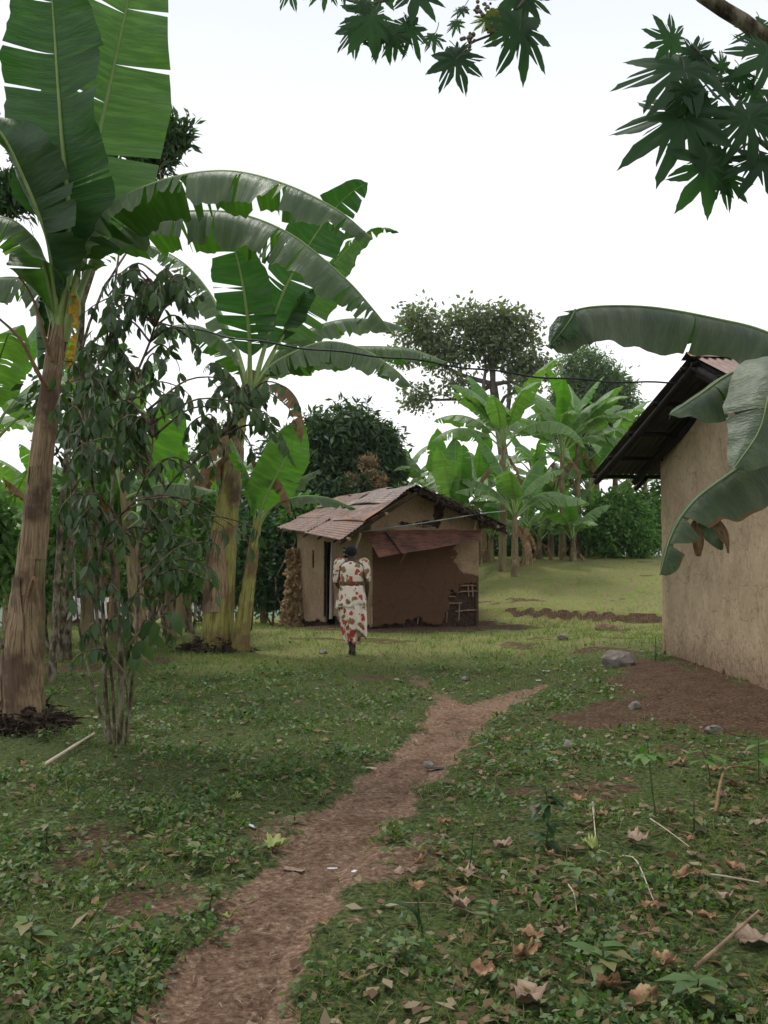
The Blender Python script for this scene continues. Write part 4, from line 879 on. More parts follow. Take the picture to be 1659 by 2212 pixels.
    # underskirt (tapers to the ankles), red and brown
    rings([(.19, .005, .03, .09, .15, 2.6), (.28, .005, .03, .12, .165, 2.2), (.42, .0, .04, .152, .19, 1.6), (.62, 0, .02, .19, .185, 1.2), (.85, 0, 0, .205, .17, .8), (1.02, 0, 0, .165, .135, .6)], 'skirt', 'cloth_red', .016, 7, 3, zf=lambda a, t: (1-t)**3*.03*np.sin(a*3+1))
    # overskirt wrapped and longer at the right side
    rings([(.36, .045, .0, .175, .20, 2.6), (.5, .03, .0, .19, .205, 2.0), (.7, .01, 0, .202, .19, 1.5), (.9, 0, 0, .198, .175, 1.), (1.04, 0, 0, .172, .142, .6)], 'overskirt', 'cloth', .016, 9, 8, zf=lambda a, t: (1-t)**2*(.03*np.sin(a*4)-.11*np.cos(a-.3)))
    # bodice with a short flared peplum edged in cream
    zf2 = lambda a, t: (1-t)**3*(.03*np.cos(a)+.012*np.sin(a*5))
    rings([(.74, -.02, 0, .218, .20, 2.), (.82, -.012, 0, .21, .19, 1.6), (.92, -.005, 0, .192, .165, 1.2), (1.05, 0, 0, .165, .135, .6), (1.18, 0, 0, .18, .14, .6), (1.30, 0, 0, .185, .13, .7), (1.36, 0, 0, .155, .105, .5), (1.40, -.002, 0, .085, .075, .2)], 'bodice', 'cloth', .014, 8, 5, zf=zf2)
    rings([(.735, -.02, 0, .2195, .2015, 2.), (.752, -.02, 0, .2195, .2015, 2.)], 'peplum_trim', 'trim', .014, 8, 5, zf=lambda a, t: zf2(a, 0))
    rings([(1.035, 0, 0, .174, .143, .3), (1.065, 0, 0, .176, .145, .5), (1.10, 0, 0, .177, .145, .3)], 'sash', 'sash', .01, 5, 2)
    # puffed sleeves with raised pointed shoulders
    for s in (-1, 1):
        V = []; m = 14; n = 28
        path = [(.11*s, 0, 1.375), (.165*s, 0, 1.385), (.20*s, -.005, 1.33), (.222*s, -.01, 1.24), (.228*s, -.012, 1.15), (.228*s, -.01, 1.09)] if s == 1 else [(.11*s, 0, 1.375), (.165*s, 0, 1.385), (.205*s, .0, 1.33), (.23*s, .005, 1.24), (.24*s, .015, 1.16), (.238*s, .03, 1.09)]
        c = catmull(path, m); rr = np.interp(np.linspace(0, 1, m), [0, .2, .4, .7, .9, 1], [.045, .054, .056, .05, .046, .042]); an = np.arange(n)/n*2*np.pi
        T = nrm(np.gradient(c, axis=0))
        for i in range(m):
            a = nrm(np.cross(T[i], [0, 1, 0])); b = np.cross(T[i], a); r = rr[i]*(1+.09*np.sin(an*7+i*.3+s))
            q = c[i]+np.outer(np.cos(an)*r, a)+np.outer(np.sin(an)*r, b)
            pk = math.exp(-((i-4.2)/1.7)**2); q[:, 2] += pk*.065*np.clip((q[:, 2]-c[i][2])/rr[i], 0, 1)**2*(1.25 if s == 1 else 1)
            q[:, 0] += pk*.03*s*np.clip((q[:, 2]-c[i][2])/rr[i], 0, 1)**2
            V.append(q+[ox, oy, gz0])
        MB().grid(np.array(V), 0, closed=True).build('sleeve', mt['cloth'], root).modifiers.new('t', 'SOLIDIFY').thickness = .006
    # shoes
    for x, y, z in ((.026, .02, .0), (-.024, .18, .0)):
        th = np.linspace(0, 1, 12); V = []
        for t in th:
            w = .040*math.sin(math.pi*min(max(t*.92+.06, .02), .98))**.45; h = .055*(1-.5*t)
            an = np.linspace(0, 2*np.pi, 13)[:-1]; V.append(np.stack([x+w*np.cos(an), np.full(12, y-.10+.25*t), z+.012+np.maximum(h*(.5+.5*np.sin(an)), 0)], 1)+[ox, oy, gz0])
        mb = MB().grid(np.array(V), 0, closed=True); mb.add(V[0], [list(range(12))]); mb.add(V[-1], [list(range(12))[::-1]]); mb.build('shoe', mt['shoe'], root)
person()
# ---------------------------------------------------------------- the two big banana plants at the left
def hero(t, lst, hw, up, dr, **k):
    if t.name in ('banana_plant', 'banana_plant.001') and lst[0][1] > 600:      # petioles rise from inside the top of the stem
        b_ = (126, 735, 9.2) if t.name == 'banana_plant' else (538, 850, 15.8)
        lst = [(b_[0]+(lst[0][0]-b_[0])*.3, b_[1], b_[2])]+list(lst[1:]) if k.get('mat') not in ('leaf_yellow',) else lst
    return banana_leaf(t, UVs(lst), hw, up, dr, **k)
def debris(mb, p, r0, r1, n, seed):
    rg = np.random.RandomState(seed); a = rg.rand(n)*6.283; r = r0+(r1-r0)*rg.rand(n)**1.5; h = .20*(1-(r-r0)/(r1-r0))**1.5*rg.rand(n)+.012
    scatter(mb, BLADE[0], BLADE[1], np.stack([p[0]+r*np.cos(a), p[1]+r*np.sin(a), ground_z(p[0]+r*np.cos(a), p[1]+r*np.sin(a))+h], 1), rg.randn(n, 3)*[1, 1, .35]+np.stack([np.cos(a), np.sin(a), -.2+0*a], 1)*.6, rg.randn(n, 3), .10+.14*rg.rand(n), .035)
b1 = thing('banana_plant', G(55, 1560), 'tall banana plant at far left with brown shaggy trunk and huge upright leaves', 'banana plant')
pseudostem(b1, UVs([(50, 1575, 9.1), (56, 1400, 9.15), (66, 1270, 9.2), (80, 1100, 9.2), (94, 950, 9.2), (112, 820, 9.2), (128, 720, 9.2), (140, 630, 9.2)]), [.20, .172, .145, .115, .10, .088, .08, .065], 'stem_brown', 1, 34)
rt = MB(); rg = np.random.RandomState(2); b1p = P(45, 1575, 9.1); b1p[2] = gz(b1p[0], b1p[1])
for i in range(7): a = rg.rand()*6.28; rt.tube(catmull([b1p+[.19*math.cos(a), .19*math.sin(a), .12+.1*rg.rand()], b1p+[.27*math.cos(a), .27*math.sin(a), .06], b1p+[.42*math.cos(a), .42*math.sin(a), -.03]], 6), [.03, .035, .035, .03, .025, .02], 6, wob=.2, seed=i)
debris(rt, b1p, .2, .5, 420, 1); rt.build('root_clump', mt['wood_dark'], b1)
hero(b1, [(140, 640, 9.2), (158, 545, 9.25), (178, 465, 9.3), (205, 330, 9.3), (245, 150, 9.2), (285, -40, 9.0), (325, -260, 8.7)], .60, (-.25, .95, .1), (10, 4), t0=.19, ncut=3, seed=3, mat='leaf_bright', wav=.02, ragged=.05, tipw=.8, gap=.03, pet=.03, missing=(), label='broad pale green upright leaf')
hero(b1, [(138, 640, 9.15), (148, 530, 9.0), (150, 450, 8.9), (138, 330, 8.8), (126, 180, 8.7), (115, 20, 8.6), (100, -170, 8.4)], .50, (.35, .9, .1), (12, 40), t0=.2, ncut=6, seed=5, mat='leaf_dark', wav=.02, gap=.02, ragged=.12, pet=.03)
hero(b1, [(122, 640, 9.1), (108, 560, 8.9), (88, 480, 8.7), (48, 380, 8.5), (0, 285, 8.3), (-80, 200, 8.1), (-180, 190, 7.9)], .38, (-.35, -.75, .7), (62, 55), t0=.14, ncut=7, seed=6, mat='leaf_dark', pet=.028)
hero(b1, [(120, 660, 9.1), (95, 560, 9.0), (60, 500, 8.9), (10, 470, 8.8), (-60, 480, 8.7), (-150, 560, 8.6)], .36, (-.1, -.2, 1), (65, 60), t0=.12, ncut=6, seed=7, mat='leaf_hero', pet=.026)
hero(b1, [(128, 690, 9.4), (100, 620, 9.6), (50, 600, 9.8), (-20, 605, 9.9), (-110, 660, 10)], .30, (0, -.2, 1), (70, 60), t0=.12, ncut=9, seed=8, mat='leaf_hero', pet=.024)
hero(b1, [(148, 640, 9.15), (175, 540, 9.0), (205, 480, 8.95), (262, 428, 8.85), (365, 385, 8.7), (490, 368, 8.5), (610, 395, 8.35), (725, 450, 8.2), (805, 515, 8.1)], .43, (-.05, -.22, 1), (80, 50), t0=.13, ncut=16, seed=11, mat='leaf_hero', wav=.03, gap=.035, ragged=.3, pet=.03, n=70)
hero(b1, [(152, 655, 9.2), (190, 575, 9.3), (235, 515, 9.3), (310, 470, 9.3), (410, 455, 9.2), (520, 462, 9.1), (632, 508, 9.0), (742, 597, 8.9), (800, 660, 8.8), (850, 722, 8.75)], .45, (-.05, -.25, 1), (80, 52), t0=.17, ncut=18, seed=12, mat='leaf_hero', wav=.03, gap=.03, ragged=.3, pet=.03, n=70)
hero(b1, [(158, 620, 9.1), (173, 660, 9.05), (166, 740, 9.0), (156, 830, 9.0)], .13, (1, .2, 0), (45, 60), t0=.05, ncut=9, seed=13, mat='leaf_yellow', pet=.018, ragged=1.2, gap=.05)
hero(b1, [(110, 650, 9.3), (88, 640, 9.5), (78, 720, 9.5), (82, 800, 9.5)], .2, (-1, .2, 0), (60, 60), t0=.08, ncut=5, seed=14, mat='leaf_dark', pet=.018)
for i, l in enumerate([[(112, 780, 9.1), (98, 735, 9.05), (75, 655, 9.), (48, 606, 8.95), (40, 598, 8.95)], [(106, 840, 9.1), (85, 810, 9.0), (45, 735, 8.9), (0, 690, 8.8), (-40, 660, 8.7)], [(60, 1290, 9.0), (75, 1250, 8.95), (92, 1340, 8.9)]]):
    MB().tube(catmull(UVs(l), 14), np.linspace(.022, .009, 14), 6, wob=.15).build('dead_leaf_stalk', mt['midrib_dry'], b1)

b2 = thing('banana_plant', G(468, 1400), 'banana plant with thick yellow-green trunk standing left of the hut', 'banana plant')
pseudostem(b2, UVs([(466, 1402, 15.8), (473, 1300, 15.8), (482, 1180, 15.8), (500, 1030, 15.8), (518, 900, 15.8), (545, 800, 15.8)]), [.26, .235, .21, .16, .125, .09], 'stem_green', 21, 12)
rt = MB(); p_ = P(466, 1402, 15.8); p_[2] = gz(p_[0], p_[1])
for i in range(6): a = rg.rand()*6.28; rt.tube(catmull([p_+[.26*math.cos(a), .26*math.sin(a), .10+.08*rg.rand()], p_+[.34*math.cos(a), .34*math.sin(a), .06], p_+[.5*math.cos(a), .5*math.sin(a), -.03]], 6), [.03, .04, .04, .035, .03, .02], 6, wob=.2, seed=i)
debris(rt, p_, .27, .62, 420, 2); rt.build('root_clump', mt['wood_dark'], b2)
H2 = dict(pet=.036)
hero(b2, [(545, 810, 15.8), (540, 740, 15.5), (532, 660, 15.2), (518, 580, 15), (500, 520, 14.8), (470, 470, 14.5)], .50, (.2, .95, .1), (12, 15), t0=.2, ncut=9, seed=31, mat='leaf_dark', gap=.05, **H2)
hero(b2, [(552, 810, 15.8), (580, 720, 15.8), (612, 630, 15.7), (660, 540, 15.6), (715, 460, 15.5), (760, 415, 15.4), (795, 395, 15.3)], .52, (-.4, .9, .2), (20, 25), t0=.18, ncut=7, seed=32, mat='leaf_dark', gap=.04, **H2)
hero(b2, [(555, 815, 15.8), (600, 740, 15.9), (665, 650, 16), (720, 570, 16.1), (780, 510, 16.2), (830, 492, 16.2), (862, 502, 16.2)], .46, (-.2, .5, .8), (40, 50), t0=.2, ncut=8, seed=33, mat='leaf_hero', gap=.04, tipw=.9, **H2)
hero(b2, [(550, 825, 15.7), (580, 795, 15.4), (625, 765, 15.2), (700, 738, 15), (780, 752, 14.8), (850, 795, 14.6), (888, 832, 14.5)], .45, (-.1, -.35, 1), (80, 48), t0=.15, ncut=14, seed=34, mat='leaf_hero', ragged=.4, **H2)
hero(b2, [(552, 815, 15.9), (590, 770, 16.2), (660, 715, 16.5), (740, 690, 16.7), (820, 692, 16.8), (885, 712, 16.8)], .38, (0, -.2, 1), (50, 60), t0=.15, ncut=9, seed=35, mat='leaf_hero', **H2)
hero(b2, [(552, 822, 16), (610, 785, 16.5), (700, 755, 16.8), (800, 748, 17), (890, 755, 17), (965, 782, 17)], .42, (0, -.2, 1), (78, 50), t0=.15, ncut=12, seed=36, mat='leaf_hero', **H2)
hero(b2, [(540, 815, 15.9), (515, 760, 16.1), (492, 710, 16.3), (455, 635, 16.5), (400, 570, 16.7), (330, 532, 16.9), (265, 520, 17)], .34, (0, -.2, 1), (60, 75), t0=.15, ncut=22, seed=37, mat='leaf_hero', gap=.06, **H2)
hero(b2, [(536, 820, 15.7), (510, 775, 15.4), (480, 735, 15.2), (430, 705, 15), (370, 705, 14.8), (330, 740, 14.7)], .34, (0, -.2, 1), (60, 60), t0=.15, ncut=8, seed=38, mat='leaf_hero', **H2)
hero(b2, [(548, 830, 15.6), (600, 830, 15.3), (640, 860, 15.1), (655, 920, 15), (650, 960, 15)], .22, (.5, -.2, 1), (70, 70), t0=.2, ncut=8, seed=39, mat='leaf_dry', rib='midrib_dry', pet=.02)
for i in range(5):
    q = P(520+rg.randn()*14, 900+rg.rand()*120, 15.55); az_leaf(b2, q, rg.rand()*360, -20, -86, 1.1+.5*rg.rand(), .16, 340+i, 'leaf_dry', detail=0, t0=.1, ncut=4, drp=(80, 80), pet=.015, rib='midrib_dry', fall=15, midrib=False)
# young sucker beside it
b3 = thing('banana_plant', G(522, 1402), 'young banana sucker with slim leaning trunk just right of the yellow-green trunk', 'banana plant')
pseudostem(b3, UVs([(517, 1403, 15.6), (532, 1300, 15.6), (546, 1200, 15.6), (557, 1120, 15.6)]), [.16, .12, .09, .065], 'stem_green', 41, 4)
hero(b3, [(557, 1130, 15.6), (566, 1090, 15.5), (590, 1040, 15.4), (625, 970, 15.3), (648, 905, 15.2)], .40, (-.4, .9, .15), (12, 12), t0=.12, ncut=1, seed=42, mat='leaf_young', pet=.026, wav=.02)
hero(b3, [(556, 1135, 15.6), (585, 1095, 15.5), (640, 1073, 15.4), (705, 1074, 15.3), (768, 1098, 15.2)], .17, (0, -.3, 1), (60, 60), t0=.2, ncut=2, seed=43, mat='leaf_hero', pet=.024)
hero(b3, [(557, 1120, 15.6), (600, 1070, 15.8), (645, 1035, 15.9), (692, 1014, 16)], .2, (0, -.4, 1), (55, 65), t0=.2, ncut=4, seed=44, mat='leaf_hero', pet=.02)
hero(b3, [(552, 1140, 15.6), (548, 1060, 15.5), (520, 990, 15.3), (490, 930, 15.1)], .18, (.9, .2, .3), (55, 60), t0=.1, ncut=2, seed=45, mat='leaf_young', pet=.02)
# middle banana between them, further back
b4 = thing('banana_plant', G(305, 1372), 'slender banana plant with brown trunk between the two thick banana trunks', 'banana plant')
pseudostem(b4, UVs([(307, 1378, 13.6), (295, 1290, 13.6), (282, 1180, 13.6), (272, 1090, 13.6), (268, 1020, 13.6)]), [.15, .11, .09, .075, .06], 'stem_brown', 51, 6)
hero(b4, [(268, 1030, 13.6), (278, 1000, 13.5), (310, 985, 13.4), (340, 940, 13.3), (382, 870, 13.2)], .40, (-.2, .9, .2), (12, 12), t0=.15, ncut=1, seed=52, mat='leaf_young', pet=.024)
hero(b4, [(268, 1075, 13.6), (300, 1062, 13.4), (350, 1046, 13.2), (410, 1048, 13.1), (470, 1062, 13)], .26, (0, -.35, 1), (60, 65), t0=.15, ncut=3, seed=53, mat='leaf_hero', pet=.024)
hero(b4, [(266, 1060, 13.6), (240, 990, 13.8), (195, 950, 13.9), (130, 950, 14)], .28, (0, -.2, 1), (60, 60), t0=.15, ncut=6, seed=54, mat='leaf_hero', pet=.024)
hero(b4, [(266, 1040, 13.6), (255, 950, 13.7), (235, 850, 13.7), (270, 740, 13.6)], .28, (.4, .9, .1), (20, 20), t0=.15, ncut=4, seed=55, mat='leaf_hero', pet=.024)
hero(b4, [(270, 1120, 13.5), (285, 1105, 13.3), (300, 1120, 13.2), (275, 1140, 13)], .14, (0, -.3, 1), (50, 50), t0=.15, ncut=2, seed=56, mat='leaf_hero', pet=.02)
# ---------------------------------------------------------------- bananas behind, left
LB = [((20, 1330, 19), 2.0, 7, 2.2, .32, 61, 'banana plant behind the shaggy trunk at the left picture edge', dict()),
      ((-30, 1330, 13.5), 3.1, 11, 2.5, .33, 76, 'tall banana plant just behind the shaggy trunk, crown reaching in from the left', dict(r=(.13, .07))),
      ((190, 1320, 16), 2.9, 10, 2.4, .32, 77, 'banana plant whose light leaves show between the coffee branches', dict(r=(.12, .06))),
      ((370, 1320, 18), 2.2, 9, 2.2, .32, 78, 'banana plant filling the gap under the long arching leaves', dict()),
      ((110, 1330, 22), 2.6, 8, 2.3, .34, 62, 'background banana plant just right of the shaggy trunk, low crown', dict()),
      ((385, 1320, 21), 2.2, 8, 2.2, .34, 63, 'background banana plant behind the slender brown trunk, drooping crown', dict()),
      ((408, 1320, 19), 1.6, 5, 1.5, .26, 64, 'thin young banana plant with two dark stems between the trunks', dict(r=(.07, .04))),
      ((200, 1300, 27), 2.2, 8, 2.3, .34, 65, 'banana plant rising over the whitish tin roof', dict()),
      ((330, 1300, 30), 2.4, 8, 2.3, .34, 66, 'far banana plant above the rusty distant roof', dict()),
      ((60, 1300, 30), 3.2, 8, 2.4, .34, 67, 'far left banana plant with tall crown behind the others', dict()),
      ((-120, 1340, 18), 3.3, 9, 2.6, .36, 68, 'tall banana plant whose light green leaves reach in from the left edge', dict()),
      ((480, 1300, 30), 1.9, 7, 2.0, .32, 69, 'far banana plant seen behind the yellow-green trunk', dict()),
      ((-40, 1310, 25), 2.2, 7, 2.2, .32, 70, 'low background banana plant half cut by the left edge', dict()),
      ((250, 1310, 17.5), 1.5, 8, 2.0, .30, 71, 'low bushy banana plant right behind the coffee stems', dict()),
      ((140, 1310, 31), 2.9, 8, 2.3, .34, 72, 'far banana plant directly behind the whitish tin roof', dict()),
      ((570, 1300, 33), 2.3, 7, 2.1, .32, 73, 'far banana plant in the dark gap left of the hut', dict()),
      ((400, 1300, 33), 3.2, 8, 2.3, .34, 74, 'far banana plant with high crown behind the drooping one', dict()),
      ((15, 1300, 34), 2.6, 8, 2.4, .34, 75, 'farthest banana plant low at the left edge', dict())]
for (u, v, Y), h, nl, L, hw, sd, lb, kw in LB:
    x = (u-CX)/FPX*Y; banana_plant((x, Y, gz(x, Y)), h, nl, L, hw, sd, lb, 'bananas in the plot behind the left trunks', **kw)
# ---------------------------------------------------------------- bananas behind, right
def bp(u, Y): x = (u-CX)/FPX*Y; return (x, Y, gz(x, Y))
RB = [(1085, 27.5, 3.5, 14, 2.9, .36, 81, 'tall banana plant with yellow trunk beside the hut eave, wide crown', dict(lean=(.05, 0), azs=[200, 340, 20, 160, 60, 120, 250, 300, 180, 90])),
      (1112, 26.5, 1.7, 9, 2.4, .40, 82, 'shorter banana plant with bright leaves just right of the hut roof', dict(azs=[350, 20, 180, 160, 260, 90])),
      (985, 27, 1.7, 7, 2.5, .42, 83, 'banana plant with bright upright leaves directly behind the hut gable', dict(eb=(84, 50), azs=[240, 300, 90, 120])),
      (930, 31, 3.0, 6, 2.2, .38, 84, 'banana plant behind the hut ridge with dark torn leaves', dict(eb=(84, 40))),
      (1215, 30.5, 3.3, 11, 2.7, .34, 85, 'banana plant with dark brown trunk, left one of the pair on the lawn edge', dict(azs=[150, 30, 200, 340, 270, 90])),
      (1248, 31, 3.6, 11, 2.8, .36, 86, 'banana plant with dead leaves on its trunk, right one of the dark pair', dict(azs=[20, 160, 330, 210, 80, 300], dead=5)),
      (1150, 34, 3.0, 7, 2.2, .34, 87, 'far banana plant between the yellow trunk and the pair of dark trunks', dict()),
      (1330, 33, 3.6, 7, 2.3, .34, 88, 'banana plant behind the round shrub near the house eave', dict()),
      (1395, 34, 2.6, 7, 2.2, .34, 89, 'banana plant half hidden by the house corner', dict()),
      (1045, 33, 2.4, 6, 2.1, .34, 90, 'pale trunked banana plant behind the right hut eave', dict()),
      (1165, 30, .7, 6, 1.7, .30, 93, 'small banana sucker in front of the dark scrub on the lawn edge', dict()),
      (1290, 34, 1.2, 7, 2.2, .32, 94, 'low banana plant just behind the left side of the round shrub', dict()),
      (1060, 29.5, .8, 6, 1.9, .32, 95, 'low banana sucker at the foot of the yellow trunk', dict()),
      (1185, 36, 2.2, 9, 2.6, .34, 96, 'far banana plant low between the pair and the yellow trunk', dict()),
      (870, 33, 3.2, 8, 2.4, .34, 97, 'far banana plant left of the hut ridge against the mango', dict()),
      (1360, 36, 2.6, 9, 2.6, .34, 98, 'far banana plant filling the gap under the house eave', dict()),
      (1135, 28.5, .9, 8, 2.0, .32, 201, 'low leafy banana plant between the yellow trunk and the dark scrub', dict(dead=0)),
      (1238, 29.3, .7, 7, 1.8, .30, 202, 'knee-high banana sucker in front of the pair of dark trunks', dict(dead=0)),
      (1190, 32, 1.6, 10, 2.3, .34, 203, 'banana plant just behind the left one of the dark pair, crown at half its height', dict(dead=0)),
      (1272, 32, 2.2, 10, 2.4, .34, 204, 'banana plant behind the right one of the dark pair beside the round shrub', dict(dead=1)),
      (1030, 30, 2.0, 9, 2.4, .34, 205, 'banana plant behind the right hut eave with leaves over the roof edge', dict(dead=0)),
      (1480, 36, 4.2, 7, 2.4, .34, 91, 'banana plant behind the house with one leaf over the roof edge', dict())]
for u, Y, h, nl, L, hw, sd, lb, kw in RB:
    banana_plant(bp(u, Y), h, nl, L, hw, sd, lb, 'bananas along the far edge of the lawn', **kw)
# ---------------------------------------------------------------- trees behind
def B_(u, v, Y, ru, rv, ry=None):
    s = Y/FPX; return (tuple(P(u, v, Y)), (ru*s, ry if ry else (ru+rv)*.5*s, rv*s))
tree('mango_tree', bp(700, 31), P(720, 1080, 31), [B_(740, 950, 31, 85, 70), B_(690, 1000, 31, 80, 80), B_(800, 985, 31, 65, 75), B_(630, 1020, 31.5, 60, 90), B_(750, 1060, 30.5, 110, 70), B_(590, 1110, 31, 60, 110), B_(660, 1130, 30.5, 80, 90)], 5200, .27, 'mango', 'dense dark mango tree directly behind the hut roof', r=.3, seed=101, cl=9, clr=.35, asp=.3, droop=.6, fill=.55)
fl_ = crown_mesh([B_(795, 1010, 29.5, 26, 22), B_(760, 1045, 29.5, 16, 16), B_(815, 1040, 29.5, 18, 18)], 260, .12, 5, cl=8, asp=.35, clr=.12, droop=-.6)
mg = [o for o in COL.objects if o.name == 'mango_tree'][0]
fl_.build('flower_panicles', mt['mango_flower'], mg)
tree('olive_tree', bp(1120, 46), P(1065, 830, 46), [B_(905, 705, 46, 49, 46), B_(960, 760, 46, 62, 38), B_(1010, 690, 46, 62, 32), B_(1060, 740, 46, 62, 43), B_(1120, 760, 46, 52, 46), B_(1090, 690, 46, 46, 27), B_(1150, 800, 46, 46, 27), B_(985, 830, 45, 28, 18), B_(905, 860, 45, 36, 18), B_(1145, 700, 46, 14, 18), B_(1130, 835, 45, 28, 13), B_(870, 770, 45, 22, 20)], 1250, .24, 'mid_tree', 'tall open-crowned tree with bare leaning trunk behind the banana crowns', r=.3, seed=102, cl=9, clr=.5, bare=3, asp=.55, fill=.25)
tree('soft_tree', bp(1290, 54), P(1280, 900, 54), [B_(1262, 800, 54, 50, 52), B_(1250, 860, 54, 60, 60), B_(1310, 850, 54, 55, 60), B_(1340, 905, 54, 45, 50), B_(1225, 910, 54, 40, 60), B_(1290, 940, 54, 70, 60)], 2600, .34, 'soft_tree', 'rounded feathery tree left of the house roof', r=.3, seed=103, cl=9, clr=.5, asp=.24, fill=.45)
# tall tree behind the big leaves at the upper left, thin trunk beside the shaggy banana trunk
def up_(u, v, ru, rv): return B_(u, v, 13.5, ru, rv)
tree('upper_left_tree', G(128, 1430), P(183, 560, 13.5), [up_(330, 340, 40, 30), up_(370, 305, 32, 22), up_(395, 280, 20, 14), up_(300, 375, 38, 24), up_(270, 300, 40, 35), up_(90, 290, 40, 25), up_(60, 320, 30, 30), up_(345, 265, 22, 22), up_(180, 330, 60, 50), up_(20, 420, 50, 40)], 620, .15, 'upper_tree', 'slim tall tree with dense clumped foliage showing behind the big upright banana leaves', r=.055, seed=104, cl=12, clr=.14, asp=.33, droop=-.25, bark='bark', fill=.35)
# dark background scrub
def bush(name, u, v, Y, blobs, n, size, mat, label, seed, **k):
    b = bp(u, Y); t = thing(name, b, label, 'bush'); mb = MB()
    for i, (c, rr) in enumerate(blobs): limb(mb, np.array(b)-[0, 0, .05], c, .03, .008, seed+i)
    mb.build('stems', mt['bark'], t); crown_mesh(blobs, n, size, seed, **k).build('foliage', mt[mat], t); return t
bush('shrub', 1335, 0, 30.5, [B_(1335, 1160, 30.5, 62, 58), B_(1300, 1130, 30.5, 40, 55), B_(1380, 1150, 30.5, 45, 62), B_(1340, 1100, 31, 60, 40)], 1150, .16, 'shrub', 'round bright green shrub at the lawn edge left of the house', 111, cl=8, clr=.2, asp=.42, fill=.5)
bush('shrub', 1180, 0, 34, [B_(1130, 1190, 34, 60, 50), B_(1190, 1180, 34, 60, 55), B_(1240, 1190, 34, 45, 45)], 520, .2, 'shrub_dark', 'dark leafy scrub between the banana trunks on the lawn edge', 112, cl=8, clr=.25, asp=.5, fill=.4)
bush('shrub', 1385, 0, 34, [B_(1400, 1130, 34, 50, 70), B_(1370, 1090, 35, 60, 40), B_(1450, 1100, 35, 50, 80)], 700, .2, 'shrub', 'leafy scrub behind the round shrub by the house wall', 113, cl=8, clr=.25, asp=.5, fill=.4)
bush('shrub', 590, 0, 27, [B_(590, 1240, 27, 60, 70), B_(560, 1180, 27.5, 50, 70), B_(620, 1180, 27, 40, 70)], 1300, .19, 'shrub_dark', 'dark green thicket between the young sucker and the hut corner', 114, cl=8, clr=.22, asp=.45, fill=.45)
bush('shrub', 640, 0, 26, [B_(640, 1110, 26, 30, 26), B_(655, 1090, 26, 20, 16)], 160, .17, 'shrub', 'small bright bush leaning over the left roof corner of the hut', 115, cl=8, clr=.2, asp=.45)
bush('shrub', 450, 0, 29, [B_(450, 1230, 29, 70, 60), B_(400, 1200, 30, 50, 50), B_(500, 1160, 30, 50, 60)], 1000, .2, 'shrub_dark', 'scrub behind the yellow-green banana trunk', 116, cl=8, clr=.25, asp=.45, fill=.4)
bush('shrub', 430, 0, 36, [B_(430, 1010, 36, 50, 50), B_(480, 960, 36, 50, 50), B_(410, 1080, 36, 60, 50), B_(500, 1060, 36, 60, 60)], 750, .2, 'mid_tree', 'tall airy bush with small leaves behind the yellow-green banana trunk', 117, cl=7, clr=.3, asp=.45, fill=.1)
bush('shrub', 240, 0, 33, [B_(100, 1240, 33, 90, 50), B_(250, 1225, 33, 90, 40), B_(0, 1220, 33, 90, 60)], 1200, .22, 'shrub_light', 'low green scrub along the left edge of the slope by the tin roofs', 118, cl=8, clr=.3, asp=.45, fill=.3)
bush('shrub', 60, 0, 34, [B_(u_, 1262+18*math.sin(u_), 34, 60, 50) for u_ in range(-80, 640, 80)], 1500, .2, 'shrub_light', 'long low belt of undergrowth closing off the banana plot at left', 121, cl=8, clr=.3, asp=.45, fill=.3)
bush('shrub', 1200, 0, 38, [B_(u_, 1165+22*math.sin(u_*.7), 38, 45, 50) for u_ in range(1050, 1500, 55)], 900, .2, 'shrub', 'long belt of undergrowth behind the bananas on the lawn edge', 122, cl=8, clr=.3, asp=.45, fill=.3)
bush('shrub', 1010, 0, 35, [B_(990, 1150, 35, 50, 70), B_(1060, 1190, 35, 50, 45)], 600, .2, 'shrub_dark', 'dark scrub right behind the hut under the right eave', 119, cl=8, clr=.25, asp=.5, fill=.4)
for i, (u, Y, bl, lb) in enumerate([
    (110, 15.5, [(115, 1180, 45, 70), (150, 1080, 35, 60), (90, 1280, 35, 40)], 'mid-green leafy bush between the shaggy trunk and the coffee stems'),
    (365, 16.5, [(365, 1160, 45, 60), (330, 1090, 40, 50), (400, 1230, 40, 45)], 'mid-green leafy bush right of the slender brown trunk'),
    (215, 17.5, [(215, 1080, 45, 60), (240, 980, 40, 60), (190, 1190, 40, 50)], 'mid-green bush seen through the coffee branches'),
    (420, 18.5, [(420, 1200, 35, 60), (440, 1100, 30, 50)], 'leafy bush touching the yellow-green trunk on its left'),
    (20, 14.5, [(15, 1230, 40, 50), (-20, 1130, 40, 60)], 'leafy bush at the left edge behind the shaggy trunk foot'),
    (60, 24, [(60, 1230, 60, 60), (120, 1180, 40, 50), (0, 1190, 50, 60)], 'leafy scrub low behind the shaggy banana trunk'),
    (330, 25, [(330, 1240, 60, 45), (380, 1200, 40, 50), (290, 1210, 40, 40)], 'leafy scrub behind the slender brown trunk'),
    (180, 30, [(180, 1160, 60, 60), (230, 1110, 50, 60), (130, 1100, 40, 50)], 'tall loose scrub behind the coffee shrub stems'),
    (350, 33, [(350, 1120, 60, 50), (300, 1150, 50, 40), (400, 1140, 50, 40)], 'loose pale scrub under the grey arching leaf')]):
    bush('shrub', u, 0, Y, [B_(a, b, Y, c, d) for a, b, c, d in bl], 520 if Y > 20 else 170, .17, 'shrub_light' if Y < 20 else ('weed', 'shrub')[i % 2], lb, 130+i, cl=8, clr=.28 if Y > 20 else .22, asp=.45, fill=.25)
